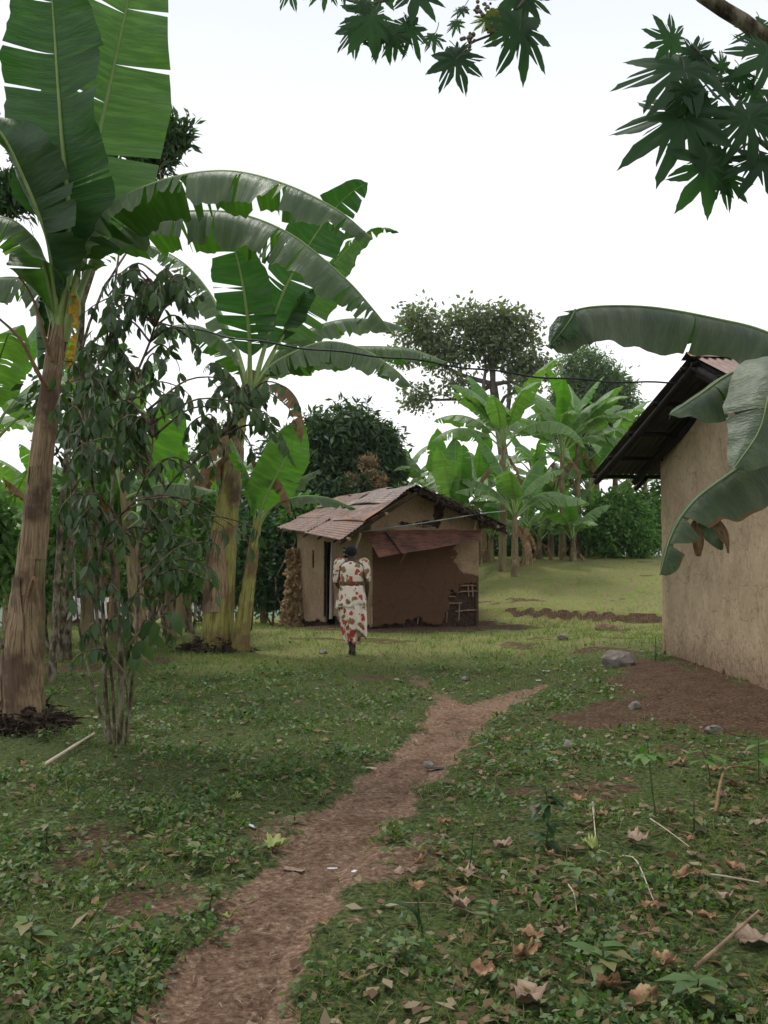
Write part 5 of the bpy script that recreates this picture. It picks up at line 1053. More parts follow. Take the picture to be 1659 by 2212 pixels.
# ---------------------------------------------------------------- coffee shrub in front, left
cf = thing('coffee_shrub', G(250, 1608), 'tall many-stemmed coffee shrub with dark drooping leaves in front of the bananas', 'shrub')
rg = np.random.RandomState(77); YC = 8.1; cfb = G(250, 1605)
stems = [[(238, 1605, 8.15), (228, 1500, 8.1), (225, 1380, 8.1), (215, 1200, 8.0), (195, 1000, 7.95), (185, 850, 7.9), (230, 760, 7.9)],
         [(258, 1612, 8.1), (262, 1500, 8.1), (258, 1380, 8.1), (245, 1250, 8.3), (240, 1120, 8.3), (262, 900, 8.3), (330, 720, 8.2), (345, 600, 8.1)],
         [(272, 1606, 8.25), (288, 1450, 8.3), (298, 1330, 8.3), (300, 1200, 8.3), (320, 1120, 8.3), (380, 1030, 8.3), (465, 960, 8.3), (520, 870, 8.3)],
         [(248, 1612, 8.0), (240, 1450, 7.95), (205, 1300, 7.9), (232, 1150, 7.8), (290, 1080, 7.7), (330, 960, 7.6), (300, 830, 7.6)],
         [(270, 1610, 8.0), (275, 1520, 7.9), (268, 1400, 7.8), (268, 1320, 7.8), (300, 1270, 7.7)],
         [(232, 1600, 8.3), (170, 1350, 8.6), (160, 1150, 8.7), (150, 950, 8.8), (165, 830, 8.8)]]
srad = [.02, .024, .017, .014, .010, .012]; sc_ = []
for l, r in zip(stems, srad):
    c = catmull(UVs(l), 30); sc_.append(c); mb = MB(); mb.tube(c, np.linspace(r, r*.3, 30), 8, wob=.14, seed=int(r*900)); mb.build('stem', mt['bark'], cf)
br = MB(); LP, LD, LN = [], [], []
targets = []
regs = [(225, 430, 590, 680, 24), (190, 430, 660, 760, 13), (110, 500, 760, 930, 38), (130, 330, 900, 1010, 18), (180, 470, 930, 1060, 10), (120, 350, 1060, 1280, 17), (330, 540, 1120, 1200, 9), (290, 460, 1150, 1260, 6), (500, 640, 830, 960, 13), (260, 380, 1280, 1400, 6), (130, 210, 1350, 1440, 3)]
for u0, u1, v0, v1, k in regs:
    for i in range(k): targets.append(P(rg.uniform(u0, u1), rg.uniform(v0, v1), rg.uniform(7.4, 8.9)))
allp = np.concatenate([c[8:] for c in sc_])
for i, tg in enumerate(targets):
    d = np.linalg.norm(allp-tg, axis=1)+np.abs(allp[:, 2]-tg[2]+.15)*.5; st = allp[np.argmin(d)]
    mid = (st+tg)/2+[0, 0, .12]; c = catmull([st, mid, tg, tg+(tg-mid)*.25-[0, 0, .08]], 12); br.tube(c, np.linspace(.011, .003, 12), 5)
    for j in range(3, 12):
        if rg.rand() < .33: continue
        t = nrm(c[min(j+1, 11)]-c[j-1]); sd = nrm(np.cross(t, [0, 0, 1.]))
        for s in (-1, 1):
            if rg.rand() < .12: continue
            LP.append(c[j]); LD.append(sd*s*.55+t*.35+[0, 0, -.75-.5*rg.rand()]+rg.randn(3)*.2); LN.append(-sd*s*.2+t*.2+[0, -.1, .8]+rg.randn(3)*.3)
br.build('branches', mt['bark'], cf)
LP, LD, LN = map(np.array, (LP, LD, LN)); LL = .085+.065*rg.rand(len(LP)); mb = MB(); scatter(mb, LEAF8[0], LEAF8[1], LP, LD, LN, LL, LL*.46); mb.build('foliage', mt['coffee'], cf)
# low branch of big dark leaves
mb = MB(); c = catmull(UVs([(268, 1480, 8.0), (290, 1420, 7.8), (335, 1340, 7.6), (375, 1320, 7.5)]), 10); br2 = MB().tube(c, np.linspace(.012, .004, 10), 5)
n_ = 9; pp = c[np.linspace(4, 9, n_).astype(int)]; dd = np.array([[-.3, -.2, -1], [.1, -.3, -1], [.3, 0, -1], [-.5, 0, -.9], [.5, .1, -.8], [.0, 0, -1], [-.6, .2, -.6], [.8, 0, -.4], [.3, -.3, -1]]); scatter(mb, LEAF8[0], LEAF8[1], pp, dd, rg.randn(n_, 3)*.3+[0, -1, .3], .2, .095)
mb.build('low_foliage', mt['coffee'], cf); br2.build('low_branch', mt['bark'], cf)
# slim dark trunks in the plot behind
for i, (l, r, lb) in enumerate([([(112, 1425, 12), (120, 1330, 12), (130, 1150, 12), (142, 1000, 12), (150, 860, 12)], .05, 'slim purplish stem rising close behind the shaggy banana trunk'), ([(148, 1360, 14.5), (152, 1200, 14.5), (160, 1080, 14.5), (165, 950, 14.5)], .055, 'greenish slim stem second to the right behind the shaggy trunk')]):
    p0 = UVs(l); p0[0, 2] = gz(p0[0, 0], p0[0, 1])-.05; t = thing('young_tree', p0[0], lb, 'tree'); MB().tube(catmull(p0, 16), np.linspace(r, r*.5, 16), 8, wob=.1, seed=i).build('trunk', mt['bark'], t)
    crown_mesh([(tuple(p0[-1]), (.5, .5, .4)), (tuple(p0[-1]+[.3, 0, .4]), (.4, .4, .3))], 90, .15, 200+i, cl=6, clr=.15, asp=.42, droop=.7).build('crown', mt['coffee'], t)
# ---------------------------------------------------------------- banana plant just outside the right edge, near
nb = thing('banana_plant', (2.75, 4.9, gz(2.75, 4.9)), 'near banana plant whose grey-green leaves hang in from the right edge over the house', 'banana plant')
pseudostem(nb, [[2.75, 4.9, -.05], [2.72, 4.9, .9], [2.66, 4.85, 1.75]], [.14, .11, .07], 'stem_brown', 71, 6)
nt_ = np.array([2.66, 4.85, 1.7])
def near(lst, hw, up, dr, **k):
    pts = np.vstack([nt_[None], UVs(lst)]); k.setdefault('n', 60); return banana_leaf(nb, pts, hw, up, dr, mat=k.pop('mat', 'leaf_near'), **k)
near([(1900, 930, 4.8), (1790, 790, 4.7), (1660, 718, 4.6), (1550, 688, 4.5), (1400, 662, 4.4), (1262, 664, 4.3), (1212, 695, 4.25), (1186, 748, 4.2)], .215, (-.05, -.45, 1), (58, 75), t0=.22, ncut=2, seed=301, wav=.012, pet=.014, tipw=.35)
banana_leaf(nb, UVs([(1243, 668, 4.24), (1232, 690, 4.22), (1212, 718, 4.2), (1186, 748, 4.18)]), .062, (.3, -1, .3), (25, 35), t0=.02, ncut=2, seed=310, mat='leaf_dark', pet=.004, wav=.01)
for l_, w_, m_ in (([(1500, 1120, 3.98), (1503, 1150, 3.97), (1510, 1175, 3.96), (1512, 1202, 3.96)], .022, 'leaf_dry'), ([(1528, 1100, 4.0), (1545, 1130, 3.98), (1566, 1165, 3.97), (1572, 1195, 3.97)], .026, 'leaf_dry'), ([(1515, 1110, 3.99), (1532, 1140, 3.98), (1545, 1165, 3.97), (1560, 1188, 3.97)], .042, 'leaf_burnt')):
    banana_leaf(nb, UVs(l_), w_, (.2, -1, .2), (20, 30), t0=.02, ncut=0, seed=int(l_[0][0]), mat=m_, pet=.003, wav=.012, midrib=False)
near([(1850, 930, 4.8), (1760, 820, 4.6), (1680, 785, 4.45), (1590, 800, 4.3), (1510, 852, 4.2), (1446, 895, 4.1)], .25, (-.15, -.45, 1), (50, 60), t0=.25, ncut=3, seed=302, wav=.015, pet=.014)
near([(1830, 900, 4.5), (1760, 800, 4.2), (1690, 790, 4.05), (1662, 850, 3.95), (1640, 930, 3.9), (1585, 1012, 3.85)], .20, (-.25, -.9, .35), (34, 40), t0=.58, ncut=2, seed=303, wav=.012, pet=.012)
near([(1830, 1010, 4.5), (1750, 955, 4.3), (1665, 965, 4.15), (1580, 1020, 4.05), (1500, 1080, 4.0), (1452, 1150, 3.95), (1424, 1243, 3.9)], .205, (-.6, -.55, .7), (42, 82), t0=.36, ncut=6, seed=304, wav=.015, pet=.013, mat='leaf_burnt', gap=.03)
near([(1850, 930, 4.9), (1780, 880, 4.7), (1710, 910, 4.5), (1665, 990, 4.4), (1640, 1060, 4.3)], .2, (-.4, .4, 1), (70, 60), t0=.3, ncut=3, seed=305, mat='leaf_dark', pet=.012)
near([(2000, 700, 4.8), (2150, 500, 4.6), (2300, 480, 4.4)], .25, (0, 0, 1), (40, 40), seed=306, ncut=6)
near([(2050, 760, 5.4), (2200, 640, 6.0), (2350, 700, 6.4)], .25, (0, 0, 1), (40, 40), seed=307, ncut=6)
near([(1900, 600, 5.2), (1960, 350, 5.5), (1990, 200, 5.8)], .25, (0, 1, .2), (20, 20), seed=308, ncut=4)
# ---------------------------------------------------------------- castor tree overhead
ct = thing('castor_tree', (3.35, 4.4, gz(3.35, 4.4)), 'tree with star-shaped leaves whose branches hang over the top of the view', 'tree')
cb_ = MB(); lv = MB(); ly = MB()
trk = [np.array([3.35, 4.4, -.1]), np.array([3.3, 4.5, 1.6]), np.array([3.05, 4.9, 3.2]), P(1740, 140, 5.6), P(1659, 88, 5.6), P(1600, 42, 5.6), P(1520, -8, 5.6), P(1420, -110, 5.7), P(1300, -190, 5.8), P(1150, -170, 5.8)]
tm = catmull(trk, 50); MB().tube(tm, np.linspace(.10, .028, 50), 10, wob=.05, seed=3).build('trunk', mt['bark'], ct)
def twig(l, r0, r1, n=16): c = catmull(UVs(l), n); cb_.tube(c, np.linspace(r0, r1, n), 6, wob=.08, seed=n); return c
twig([(1830, 420, 5.2), (1740, 370, 5.3), (1659, 318, 5.4), (1620, 285, 5.4), (1585, 235, 5.45), (1550, 175, 5.5), (1520, 125, 5.5), (1495, 95, 5.5)], .02, .006)
twig([(1830, 420, 5.2), (1850, 300, 5.3), (1860, 200, 5.5), (1800, 150, 5.6)], .024, .02)
twig([(1300, -190, 5.8), (1220, -80, 5.8), (1150, -20, 5.8), (1105, 30, 5.8), (1060, 75, 5.8), (1010, 95, 5.8), (985, 125, 5.8)], .02, .005)
twig([(1150, -170, 5.8), (980, -90, 5.8), (880, -30, 5.8), (800, 10, 5.8), (700, -20, 5.8), (600, -50, 5.8)], .018, .005)
twig([(1060, 75, 5.8), (1050, 40, 5.75), (1030, 10, 5.7)], .006, .003)
twig([(1640, 300, 5.4), (1600, 320, 5.5), (1560, 360, 5.5)], .008, .004)
def dirv(a, dep): return np.array([math.cos(R(a)), dep, math.sin(R(a))])
CL = [ # u, v, Y, direction (deg, 0 = right, 90 = up), length px, tilt
 (1448, 88, 5.45, 120, 72, 0), (1478, 150, 5.4, 205, 180, .3), (1500, 118, 5.5, 60, 60, 0), (1482, 195, 5.3, 262, 62, 0), (1500, 150, 5.5, 28, 70, 0),
 (1478, 255, 5.35, 208, 175, .3), (1510, 245, 5.45, 250, 115, 0), (1525, 285, 5.5, 330, 60, .1), (1495, 235, 5.5, 100, 60, 0),
 (1525, 360, 5.3, 262, 112, 0), (1560, 385, 5.4, 320, 80, 0), (1545, 345, 5.4, 160, 70, .1),
 (1618, 258, 5.3, 250, 135, 0), (1640, 345, 5.3, 235, 100, .2), (1660, 235, 5.4, 10, 80, .2), (1655, 120, 5.5, 215, 110, .2), (1600, 165, 5.5, 250, 60, 0), (1560, 145, 5.5, 110, 40, 0), (1640, 60, 5.6, 240, 70, 0), (1625, 195, 5.5, 290, 55, 0), (1575, 190, 5.5, 180, 45, .2),
 (625, -25, 5.8, 265, 55, 0), (700, -40, 5.8, 255, 65, 0), (790, 10, 5.7, 150, 45, 0), (800, 40, 5.7, 262, 92, 0), (830, 70, 5.8, 285, 70, 0), (772, 60, 5.8, 240, 75, 0), (852, 75, 5.75, 255, 58, 0), (880, 60, 5.8, 300, 70, 0),
 (895, -15, 5.8, 290, 80, 0), (935, 82, 5.7, 275, 38, 0), (985, 128, 5.6, 262, 92, 0), (990, 122, 5.65, 80, 42, 0), (985, 50, 5.8, 250, 30, 0), (1112, -20, 5.8, 265, 90, 0), (1122, 65, 5.6, 283, 118, 0), (1118, 62, 5.65, 240, 60, 0), (1135, -5, 5.8, 320, 70, 0), (1000, 20, 5.8, 200, 30, .2), (820, -25, 5.8, 240, 60, .2), (860, -50, 5.8, 255, 60, .2), (950, -50, 5.8, 300, 60, .2), (735, -35, 5.8, 300, 60, 0)]
rgc = np.random.RandomState(9)
for i, (u, v, Yd, an, ln, tl) in enumerate(CL):
    p = P(u, v, Yd); s = ln*.97*Yd/FPX; nv = np.array([rgc.randn()*.25, -1, .35+tl+rgc.randn()*.15])
    castor_leaf(lv, p, dirv(an, -.1+rgc.randn()*.15), nv, s*1.02, i)
    q = p+np.array([rgc.randn()*.04, .05, .12]); cb_.tube(catmull([q, (p+q)/2+[.01, 0, .01], p], 5), .0025, 4)
for u, v, an, ln in [(1095, 45, 250, 62), (1052, 42, 200, 40), (1068, 30, 275, 35)]: castor_leaf(ly, P(u, v, 5.72), dirv(an, -.1), (.1, -1, .3), ln*5.72/FPX, 2)
# seed clusters
sd = MB()
for gi, (u, v, sp_) in enumerate([(1045, 15, 22), (1065, 60, 20), (1015, 85, 16), (1560, 175, 26), (1600, 205, 20), (1545, 150, 14)]):
    sd = MB()
    for i in range(22):
        c = P(u+rgc.randn()*sp_*.5, v+rgc.randn()*sp_*.5, 5.75+rgc.randn()*.03); r = .008+.006*rgc.rand(); th = np.linspace(0, np.pi, 5)[:, None]; ph = np.linspace(0, 2*np.pi, 7)[None, :-1]
        sd.grid(c+r*np.stack([np.sin(th)*np.cos(ph), np.sin(th)*np.sin(ph), np.cos(th)+0*ph], -1), closed=True)
    sd.build('seed_cluster', mt['castor_stem'], ct)
# unseen rest of the canopy above and behind the camera, thickened to shade the foreground
for i in range(1300):
    a = rgc.rand(); x = rgc.uniform(-4.5, 5.5); y = rgc.uniform(-4.5, 3.4); z = rgc.uniform(3.9, 5.4)
    castor_leaf(lv, (x, y, z), (rgc.randn(), rgc.randn(), -.5), (rgc.randn()*.3, rgc.randn()*.3, 1), .2+.12*rgc.rand(), i)
for i in range(16):
    x = rgc.uniform(-3.5, 4.5); y = rgc.uniform(-4, 1.2); limb(cb_, np.array([3.42, 3.9, 3.3]), np.array([x, y, 4.6+.6*rgc.rand()]), .05, .012, i)
cb_.build('branches', mt['castor_stem'], ct); lv.build('crown', mt['castor'], ct); ly.build('yellowing_leaves', mt['castor_y'], ct)
# ---------------------------------------------------------------- stones, scraps, fallen leaves, single plants
def rock(name, p, s, seed, label, mat='rock', flat=.55, group=None):
    bm = bmesh.new(); bmesh.ops.create_icosphere(bm, subdivisions=3, radius=1); rg = np.random.RandomState(seed); off = rg.rand(3)*20
    pl = [(nrm(rg.randn(3)), .62+.25*rg.rand()) for _ in range(9)]
    for v in bm.verts:
        c = np.array(v.co)
        for n_, d_ in pl:
            q = np.dot(c, n_)
            if q > d_: c = c-n_*(q-d_)
        c = c*(1+.09*mnoise.noise(Vector(c*2.2+off))+.03*mnoise.noise(Vector(c*7+off))); v.co = Vector(c*np.array([s[0], s[1], s[2]])/.8)
    me = bpy.data.meshes.new(name); bm.to_mesh(me); bm.free(); me.materials.append(mt[mat]); o = bpy.data.objects.new(name, me); COL.objects.link(o)
    for f in me.polygons: f.use_smooth = False
    o.location = (p[0], p[1], p[2]+s[2]*flat); o.rotation_euler = (0, 0, rg.rand()*6); return tag(o, label, 'stone', group)
r_ = rock('boulder', G(1335, 1440), (.185, .14, .125), 4, 'grey angular boulder on bare earth just left of the house corner'); r_['category'] = 'boulder'; r_.rotation_euler.z = .2
rock('stone', G(1215, 1381), (.08, .07, .055), 2, 'small brown stone on the lawn below the terrace edge')
rock('boulder', G(1320, 1362), (.30, .2, .11), 7, 'low earthy boulder set in the terrace edge left of the house', flat=.1, mat='path')['category'] = 'boulder'
rock('stone', G(1228, 1622), (.06, .05, .05), 9, 'pale stone in the grass right of the path')
rock('stone', G(1540, 1584), (.075, .06, .04), 10, 'grey half buried stone in front of the house wall')
rock('stone', G(700, 1412), (.085, .06, .04), 12, 'whitish stone on the lawn left of the walking woman')
rock('stone', G(1372, 1530), (.06, .05, .05), 13, 'dark stone on the bare earth in front of the house', flat=.2)
rock('stone', G(1705-700, 1470), (.05, .04, .03), 14, 'small stone on the lawn at the fork of the path')
def scrap(p, L, W, rot, mat, name, label, cat, seed, curl=.15, group=None, tilt=0, bend=0):
    """a thin curled piece lying on the ground"""
    rg = np.random.RandomState(seed); nu, nv = 12, 6; u = np.linspace(-.5, .5, nu+1)[:, None]; v = np.linspace(-.5, .5, nv+1)[None]
    x = u*L+0*v; w = W*(1+.15*np.sin(u*9+seed)); y = v*w+bend*L*(u**2)*4*.25; z = curl*L*(u**2*1.2+np.abs(v)**2*.9)+.01*L*rg.randn(nu+1, nv+1)+tilt*x
    c, s = math.cos(rot), math.sin(rot); z = z-z.min()+.012
    V = np.stack([x*c-y*s, x*s+y*c, z], -1); o = MB().grid(V, 0, np.stack([u+0*v, v+0*u], -1)).build(name, mt[mat]); o.location = tuple(p); o.modifiers.new('t', 'SOLIDIFY').thickness = .0025
    return tag(o, label, cat, group)
scrap(G(797, 1663), .115, .035, -.35, 'chip', 'wood_chip', 'pale wood chip lying at the left edge of the path, farther up', 'wood chip', 1, .02)
scrap(G(545, 1790), .085, .022, -.95, 'plastic', 'plastic_strip', 'white plastic strip in the weeds left of the path', 'litter', 2, .02)
scrap(G(1194, 1647), .07, .05, .2, 'plastic', 'paper_scrap', 'white scrap of paper in the grass right of the path', 'litter', 3, .1)
scrap(G(1180, 1452), .1, .06, -.2, 'chip', 'paper_scrap', 'pale scrap on the lawn beyond the fork of the path', 'litter', 4, .05)
scrap(G(1163, 1472), .06, .04, .2, 'plastic', 'paper_scrap', 'tiny white scrap at the right fork of the path', 'litter', 5, .05)
scrap(G(940, 1664), .12, .06, -.2, 'black', 'rubber_sandal', 'flat dark worn sandal lying in the middle of the path', 'sandal', 6, .04)
rock('stone', G(925, 1658), (.04, .03, .03), 16, 'small pale stone touching the flat dark sandal on the path')
scrap(G(1135, 1628), .09, .07, .2, 'plastic_b', 'plastic_scrap', 'dull blue plastic scrap in the grass right of the path', 'litter', 7, .1)
scrap(G(718, 1882), .05, .02, .1, 'plastic', 'paper_scrap', 'small white scrap in the middle of the path', 'litter', 8, .05)
scrap(G(765, 1888), .03, .02, 1.1, 'plastic', 'paper_scrap', 'tiny white crumb of paper, right one of two on the path', 'litter', 9, .05)
scrap(G(635, 1885), .11, .04, -.4, 'paleleaf', 'dead_leaf', 'pale curled leaf lying beside the yellow-green fallen leaf', 'leaf', 10, .1)
# yellow-green fallen leaves
def fallen(p, size, rot, mat, label, seed, cat='leaf', group=None, cup=1., name='fallen_leaf', stalk=True, tip=.0):
    tv, tri, quad = castor_template(seed, 7, 130, .78 if mat != 'yelleaf' else .5, holes=False); tv = tv.copy(); rg = np.random.RandomState(seed)
    r = np.hypot(tv[:, 0], tv[:, 1]); tv[:, 2] = cup*(.22*np.abs(np.sin(np.arctan2(tv[:, 1], tv[:, 0])*1.5+seed))*r+.25*r*r*(rg.rand()-.2)+.06*np.sin(tv[:, 0]*9+seed)*r+.5*(vnoise(tv[:, 0]*3.4+seed, tv[:, 1]*3.4)-.4)*r+.2*vnoise(tv[:, 0]*8+seed, tv[:, 1]*8)*r); tv[:, 0] *= 1-.35*rg.rand(); tv[:, 1] *= 1-.5*rg.rand()
    tv[:, 2] -= tv[:, 2].min(); c, s = math.cos(rot), math.sin(rot); V = np.stack([tv[:, 0]*c-tv[:, 1]*s, tv[:, 0]*s+tv[:, 1]*c, tv[:, 2]], -1)*size
    mb = MB(); n0 = mb.n; mb.add(V, tri); mb.v.append(np.zeros((0, 3))); mb.f.append(quad+n0); mb.m.append(np.zeros(len(quad), int)); mb.uv.append(np.zeros((0, 2)))
    o = mb.build(name, mt[mat]); o.location = (p[0], p[1], p[2]+.012); o.modifiers.new('t', 'SOLIDIFY').thickness = .002
    if stalk:
        a = np.array([V[0], V[0]+size*np.array([-c*.5, -s*.5, .12]), V[0]+size*np.array([-c*1.+.2*s, -s*1.-.2*c, .02])]); q = MB().tube(catmull(a, 8), .004, 5).build('leaf_stalk', mt['midrib' if mat == 'yelleaf' else 'midrib_dry']); q.parent = o
    return tag(o, label, cat, group)
fallen(G(590, 1835), .14, .5, 'yelleaf', 'large yellow-green fallen leaf with long stalk at the left edge of the path', 3)
fallen(G(505, 1728), .075, 1.2, 'yelleaf', 'small yellow fallen leaf in the weeds left of the path, above the plastic strip', 5, stalk=False)
fallen(G(1280, 1842), .10, 2.2, 'yelleaf', 'curled yellow-green leaf among dry brown leaves right of the path', 6, cup=1.8)
fallen(G(490, 1990), .07, .2, 'yelleaf', 'dull yellow leaf on the path near the bottom', 8, stalk=False)['label'] = 'dull yellow leaf lying on the lower part of the path'
fallen(G(1635, 2040), .13, 2.9, 'paleleaf', 'pale cream leaf at the right picture edge above the bottom', 9)
# big dry brown leaves at the right of the path: spots read from the photograph, all of one kind
spots = [(1130, 2085, .13), (1155, 2045, .1), (1145, 2170, .15), (1430, 2105, .13), (1320, 2150, .1), (1085, 1845, .11), (1160, 1772, .07), (1300, 1775, .09), (1375, 1830, .12), (1250, 1742, .08), (1540, 1675, .12), (1555, 1732, .11), (1590, 1710, .1), (1470, 1655, .08), (1010, 1905, .11), (990, 1945, .09), (905, 1880, .08), (1000, 1975, .09), (1120, 1948, .09), (1585, 1892, .1), (1565, 1958, .11), (1470, 1912, .1), (1190, 1862, .07), (1640, 1795, .09), (1095, 1610, .08), (1060, 1640, .06), (1240, 1640, .06), (1490, 1830, .08), (960, 1790, .08), (885, 1900, .07), (1530, 2000, .08), (1040, 2120, .09), (860, 1905, .06), (965, 1564, .05), (1400, 1975, .07), (1340, 1905, .09), (1450, 1770, .08), (150, 1810, .07), (310, 1640, .07), (500, 1880, .07), (700, 2010, .05), (450, 1860, .06), (250, 2080, .06), (905, 1935, .08), (1215, 2030, .07), (1390, 2185, .1), (1520, 1905, .08), (1600, 1640, .08), (1360, 1700, .06)]
for i, (u, v, s) in enumerate(spots):
    p = G(u, v); p = p+[0, 0, .02]
    fallen(p, s*.8, i*2.4, ('dryleaf', 'dryleaf', 'paleleaf')[i % 3], 'dry curled brown leaf fallen on the ground beside the path', 20+i, group='dry fallen leaves around the path', cup=1.15, name='dry_leaf', stalk=i % 2 == 0)
# stalks and sticks on the ground
def gstick(l, r, label, mat='chip', seed=0, group=None, name='dry_stalk'):
    pts = np.array([G(u, v)+[0, 0, h] for u, v, h in l]); o = MB().tube(catmull(pts, 12), np.linspace(r, r*.6, 12), 6, wob=.12, seed=seed).build(name, mt[mat]); return tag(o, label, 'stick', group)
gstick([(95, 1662, .03), (150, 1632, .05), (203, 1600, .06)], .016, 'pale dry stalk lying in the weeds left of the multi-stemmed shrub', 'chip', 1)
gstick([(1500, 2122, .05), (1560, 2085, .08), (1640, 2020, .1)], .009, 'long thin stick slanting over the weeds at the bottom right', 'wood_pole', 2)
gstick([(1345, 1870, .05), (1375, 1890, .07), (1412, 1955, .02)], .004, 'curved pale stalk beside the dry leaves at right', 'chip', 3)
gstick([(1405, 1780, .03), (1440, 1812, .05), (1490, 1842, .03)], .004, 'straight pale stalk farther up among the dry leaves at right', 'chip', 4)
gstick([(1228, 1925, .03), (1240, 1950, .04), (1246, 1985, .03)], .004, 'short pale stalk standing in the weeds right of the path', 'chip', 5)
gstick([(1285, 1770, .02), (1280, 1750, .05), (1288, 1830, .02)], .005, 'thin pale twig right of the tall dark weed', 'chip', 6)
gstick([(1500, 1905, .04), (1560, 1915, .05), (1640, 1925, .04)], .006, 'horizontal pale stalk by the right edge', 'chip', 7)
gstick([(860, 1960, .02), (960, 1968, .03), (1030, 1990, .03)], .004, 'thin dark twig crossing the grass right of the path', 'wood_pole', 8)
gstick([(1545, 1770, .04), (1570, 1700, .12), (1640, 1680, .06)], .012, 'twisted grey-brown dead stem lying near the right edge', 'midrib_dry', 9)
# litter on the path and in the weeds
def d_path(x, y): return np.where(path_d(x, y) < .1, 1., .22)
def litter(name, n, L, asp, dens, seed, label, mat='litter', ymax=13, tm=LEAF4):
    rg = np.random.RandomState(seed); y = 2*(ymax/2.)**rg.rand(n); x = (rg.rand(n)*2-1)*(.46*y+1); k = rg.rand(n) < dens(x, y); x, y = x[k], y[k]; m = len(x)
    P_ = np.stack([x, y, ground_z(x, y)+.014+.012*rg.rand(m)], 1); D = np.stack([rg.randn(m), rg.randn(m), rg.randn(m)*.18], 1); N_ = np.stack([rg.randn(m)*.3, rg.randn(m)*.3, np.ones(m)], 1)
    s = L*(.4+1.1*rg.rand(m))*(1+y/20); mb = MB(); scatter(mb, tm[0], tm[1], P_, D, N_, s, s*asp); tag(mb.build(name, mt[mat]), label, 'litter', kind='stuff')
litter('straw_litter', 9000, .045, .10, d_path, 5, 'straw bits and chips scattered over the path')
litter('leaf_litter', 30000, .05, .5, lambda x, y: d_green(x, y)*np.where(x > .2, .6, .3)*(1-.8*lawn_w(x, y)), 6, 'small dead brown leaves and bits among the weeds')
# ---- single plants
def weed_plant(p, h, nl, L, label, seed, mat='weed', asp=.42, droop=-.2, name='weed_plant', stem=.006, lean=(0, 0), group=None, top=.5, t='LEAF8'):
    rg = np.random.RandomState(seed); th = thing(name, p, label, 'plant', group); p = np.array(p); tip = p+[lean[0], lean[1], h]; c = catmull([p-[0, 0, .03], (p+tip)/2+rg.randn(3)*.01, tip], 12)
    MB().tube(c, np.linspace(stem, stem*.5, 12), 6).build('stem', mt['shrub_stem'], th); k = (1-top+top*rg.rand(nl)); P_ = c[np.clip((k*11).astype(int), 0, 11)]
    a = np.arange(nl)*2.4; D = np.stack([np.cos(a), np.sin(a), droop+.6*rg.rand(nl)], 1); N_ = np.stack([-.3*np.cos(a), -.3*np.sin(a), np.ones(nl)], 1); LL = L*(.6+.6*rg.rand(nl)); mb = MB(); scatter(mb, LEAF8[0], LEAF8[1], P_, D, N_, LL, LL*asp); mb.build('leaves', mt[mat], th); return th
mt['shrub_stem'] = simple('weed_stem', [(.3, (.04, .07, .02)), (.7, (.10, .14, .05))], 12, .7)
weed_plant(G(1178, 1832), .33, 34, .12, 'upright dark leafy weed standing right of the path', 1, 'shrub_dark', .3, -.3, top=.85)
weed_plant(G(1418, 1762), .45, 9, .15, 'thin tall seedling with few leaves near the right edge', 2, 'shrub', .6, -.4, top=.2, lean=(-.05, 0))
weed_plant(G(1535, 1700), .26, 6, .16, 'slender seedling with broad leaves below the house wall', 3, 'shrub', .6, -.4, top=.25, lean=(-.06, 0))
weed_plant(G(1640, 1690), .28, 7, .15, 'leafy seedling at the right picture edge under the house', 4, 'shrub', .55, -.3, top=.4)
weed_plant(G(1300, 2120), .14, 12, .13, 'broad-leaved weed among dry leaves at the bottom right', 5, 'weed', .5, 0)
weed_plant(G(1510, 2190), .12, 14, .12, 'low broad-leaved weed cluster at the bottom right edge', 6, 'weed', .5, 0)
weed_plant(G(1245, 1960), .2, 16, .10, 'medium green weed left of the curved pale stalk', 7, 'weed', .45, -.1, top=.7)
weed_plant(G(1500, 1800), .18, 12, .10, 'small green weed beside the straight pale stalk', 8, 'weed', .45, -.1, top=.7)
weed_plant(G(730, 1790)-[.25, 0, 0], .08, 10, .07, 'small weed on the left verge of the path', 9, 'weed', .5, 0)
weed_plant(G(300, 1790), .12, 16, .09, 'leafy weed in the left foreground below the shrub', 10, 'weed', .5, 0)
weed_plant(G(60, 2050), .12, 14, .10, 'leafy weed near the left picture edge', 11, 'weed', .5, 0)
weed_plant(G(100, 1830), .14, 16, .10, 'dark bushy weed at left, above the leafy edge weed', 12, 'weed', .5, 0)
weed_plant(G(430, 1880), .12, 18, .08, 'weed clump at the left verge beside the fallen yellow-green leaf', 13, 'weed', .5, 0)
weed_plant(G(450, 1960), .10, 16, .08, 'weed clump on the left verge lower down the path', 14, 'weed', .5, 0)
weed_plant(G(1060, 2010), .12, 16, .08, 'weed clump right of the path in the lower foreground', 15, 'weed', .5, 0)
weed_plant(G(1416, 1428), .32, 40, .055, 'small dark upright plant against the house corner', 16, 'shrub_dark', .4, .1, top=.9)
weed_plant(G(95, 1600), .1, 20, .08, 'low weeds growing at the foot of the shaggy banana trunk', 17, 'weed', .5, 0)
weed_plant(G(820, 2090)+[.1, 0, 0], .1, 14, .07, 'weed clump touching the right side of the path at the bottom', 18, 'weed', .5, 0)
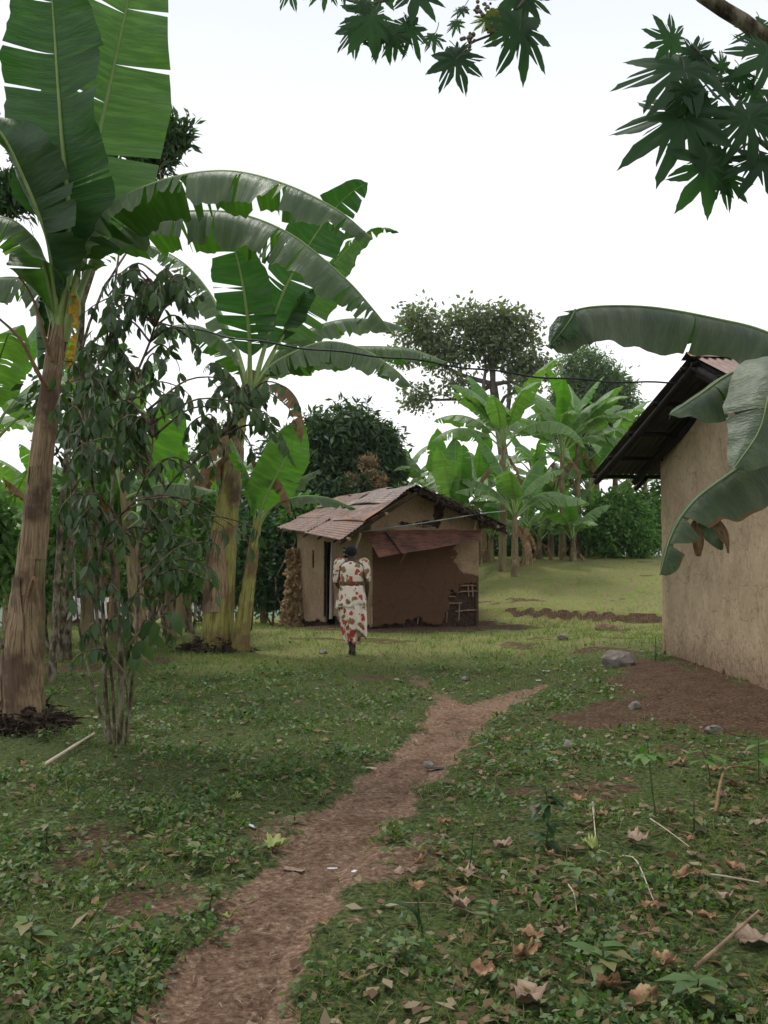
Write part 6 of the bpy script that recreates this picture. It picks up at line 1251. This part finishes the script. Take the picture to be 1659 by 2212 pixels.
# long arching blades
for i, (l, w, lb) in enumerate([([(912, 2018, 0), (905, 1985, .05), (885, 1958, .09), (850, 1948, .08), (820, 1950, .05)], .022, 'long dark strap leaf arching to the left by the path'), ([(908, 2018, 0), (905, 1980, .08), (903, 1940, .16)], .02, 'short upright strap leaf beside the arching one'), ([(1010, 1900, 0), (1018, 1850, .1), (1022, 1800, .25)], .012, 'thin dark upright stem among brown leaves right of the path')]):
    base = G(l[0][0], l[0][1]); Yb = base[1]; pts = np.array([base]+[P(u, v, Yb-.0) for u, v, h in l[1:]]); c = catmull(pts, 14); wv = w*np.sin(np.linspace(.25, 1, 14)*np.pi)**.6; sdv = np.array([.5, .85, .2])
    V = np.stack([c-wv[:, None]*sdv*.5, c-[0, 0, .003], c+wv[:, None]*sdv*.5], 1); o = MB().grid(V).build('strap_leaf_plant', mt['shrub_dark']); o.modifiers.new('t', 'SOLIDIFY').thickness = .002; tag(o, lb, 'plant')
# ---------------------------------------------------------------- air, light, camera
HAZE = 1
if HAZE:
    hz = MB().box([0, 200, 0], 11000, 13000, 1)
    hz = MB(); x0, x1, y0, y1, z0, z1 = -5500, 5500, -390, 6500, -140, 14
    v = [[x, y, z] for z in (z0, z1) for y in (y0, y1) for x in (x0, x1)]; hz.add(v, [[0, 2, 3, 1], [4, 5, 7, 6], [0, 1, 5, 4], [2, 6, 7, 3], [1, 3, 7, 5], [0, 4, 6, 2]])
    m = bpy.data.materials.new('haze'); m.use_nodes = True; nt = m.node_tree; nt.nodes.clear(); out = nt.nodes.new('ShaderNodeOutputMaterial'); pv = nt.nodes.new('ShaderNodeVolumePrincipled')
    pv.inputs['Color'].default_value = (.88, .92, 1, 1); pv.inputs['Density'].default_value = .00028; nt.links.new(pv.outputs[0], out.inputs['Volume'])
    h = hz.build('haze', m, smooth=False); tag(h, 'pale humid air over the valley', 'haze', kind='stuff')
w = bpy.data.worlds.new('World'); SC.world = w; w.use_nodes = True; nt = w.node_tree; nt.nodes.clear()
out = nt.nodes.new('ShaderNodeOutputWorld'); bg = nt.nodes.new('ShaderNodeBackground'); sky = nt.nodes.new('ShaderNodeTexSky'); sky.sky_type = 'NISHITA'; sky.sun_disc = False
EL, AZ = 62, -35      # sun above, ahead and to the left
sky.sun_elevation = R(EL); sky.sun_rotation = R(AZ); sky.dust_density = 3.; sky.air_density = 1.; sky.altitude = 1200
tc = nt.nodes.new('ShaderNodeTexCoord'); mp = nt.nodes.new('ShaderNodeMapping'); mp.inputs['Scale'].default_value = (1, 1, 2.6); nt.links.new(tc.outputs['Generated'], mp.inputs[0])
n1 = noise(nt, mp.outputs[0], 1.6, 5, .55); sp = nt.nodes.new('ShaderNodeSeparateXYZ'); nt.links.new(tc.outputs['Generated'], sp.inputs[0])
cl = ramp(nt, n1, [(.35, (8.9, 9.1, 9.5)), (.6, (10.6, 10.6, 10.6))])
fac = ramp(nt, math_(nt, 'ADD', n1, math_(nt, 'MULTIPLY', sp.outputs[2], -.45)), [(.12, (.84, .84, .84)), (.4, (.97, .97, .97))])
zen = ramp(nt, math_(nt, 'ADD', sp.outputs[2], math_(nt, 'MULTIPLY', math_(nt, 'SUBTRACT', n1, .5), .9)), [(.22, (.93, .93, .93)), (.5, (.69, .715, .745))])
lk(nt, mix(nt, fac, sky.outputs[0], mix(nt, 1., cl, zen, 'MULTIPLY')), bg.inputs[0]); bg.inputs[1].default_value = .10; nt.links.new(bg.outputs[0], out.inputs[0])
s = bpy.data.lights.new('sun', 'SUN'); s.energy = 1.5; s.angle = R(14); s.color = (1, .96, .9); so = bpy.data.objects.new('sun', s); COL.objects.link(so)
dv = Vector((math.sin(R(AZ))*math.cos(R(EL)), math.cos(R(AZ))*math.cos(R(EL)), math.sin(R(EL)))); so.rotation_euler = dv.to_track_quat('Z', 'Y').to_euler()
cam = bpy.data.cameras.new('camera'); co = bpy.data.objects.new('camera', cam); COL.objects.link(co); cam.sensor_fit = 'VERTICAL'; cam.sensor_height = 36; cam.lens = 36*FPX/2212
co.location = (0, 0, CAM_H); co.rotation_euler = (R(90)+PITCH, 0, 0); cam.clip_end = 9000; cam.clip_start = .05; SC.camera = co
SC.view_settings.view_transform = 'Standard'; SC.view_settings.look = 'None'; SC.view_settings.exposure = 0.48; SC.view_settings.gamma = 1
SC.cycles.max_bounces = 8; SC.cycles.diffuse_bounces = 3; SC.cycles.glossy_bounces = 2; SC.cycles.transmission_bounces = 3; SC.cycles.volume_bounces = 1; SC.cycles.use_denoising = True
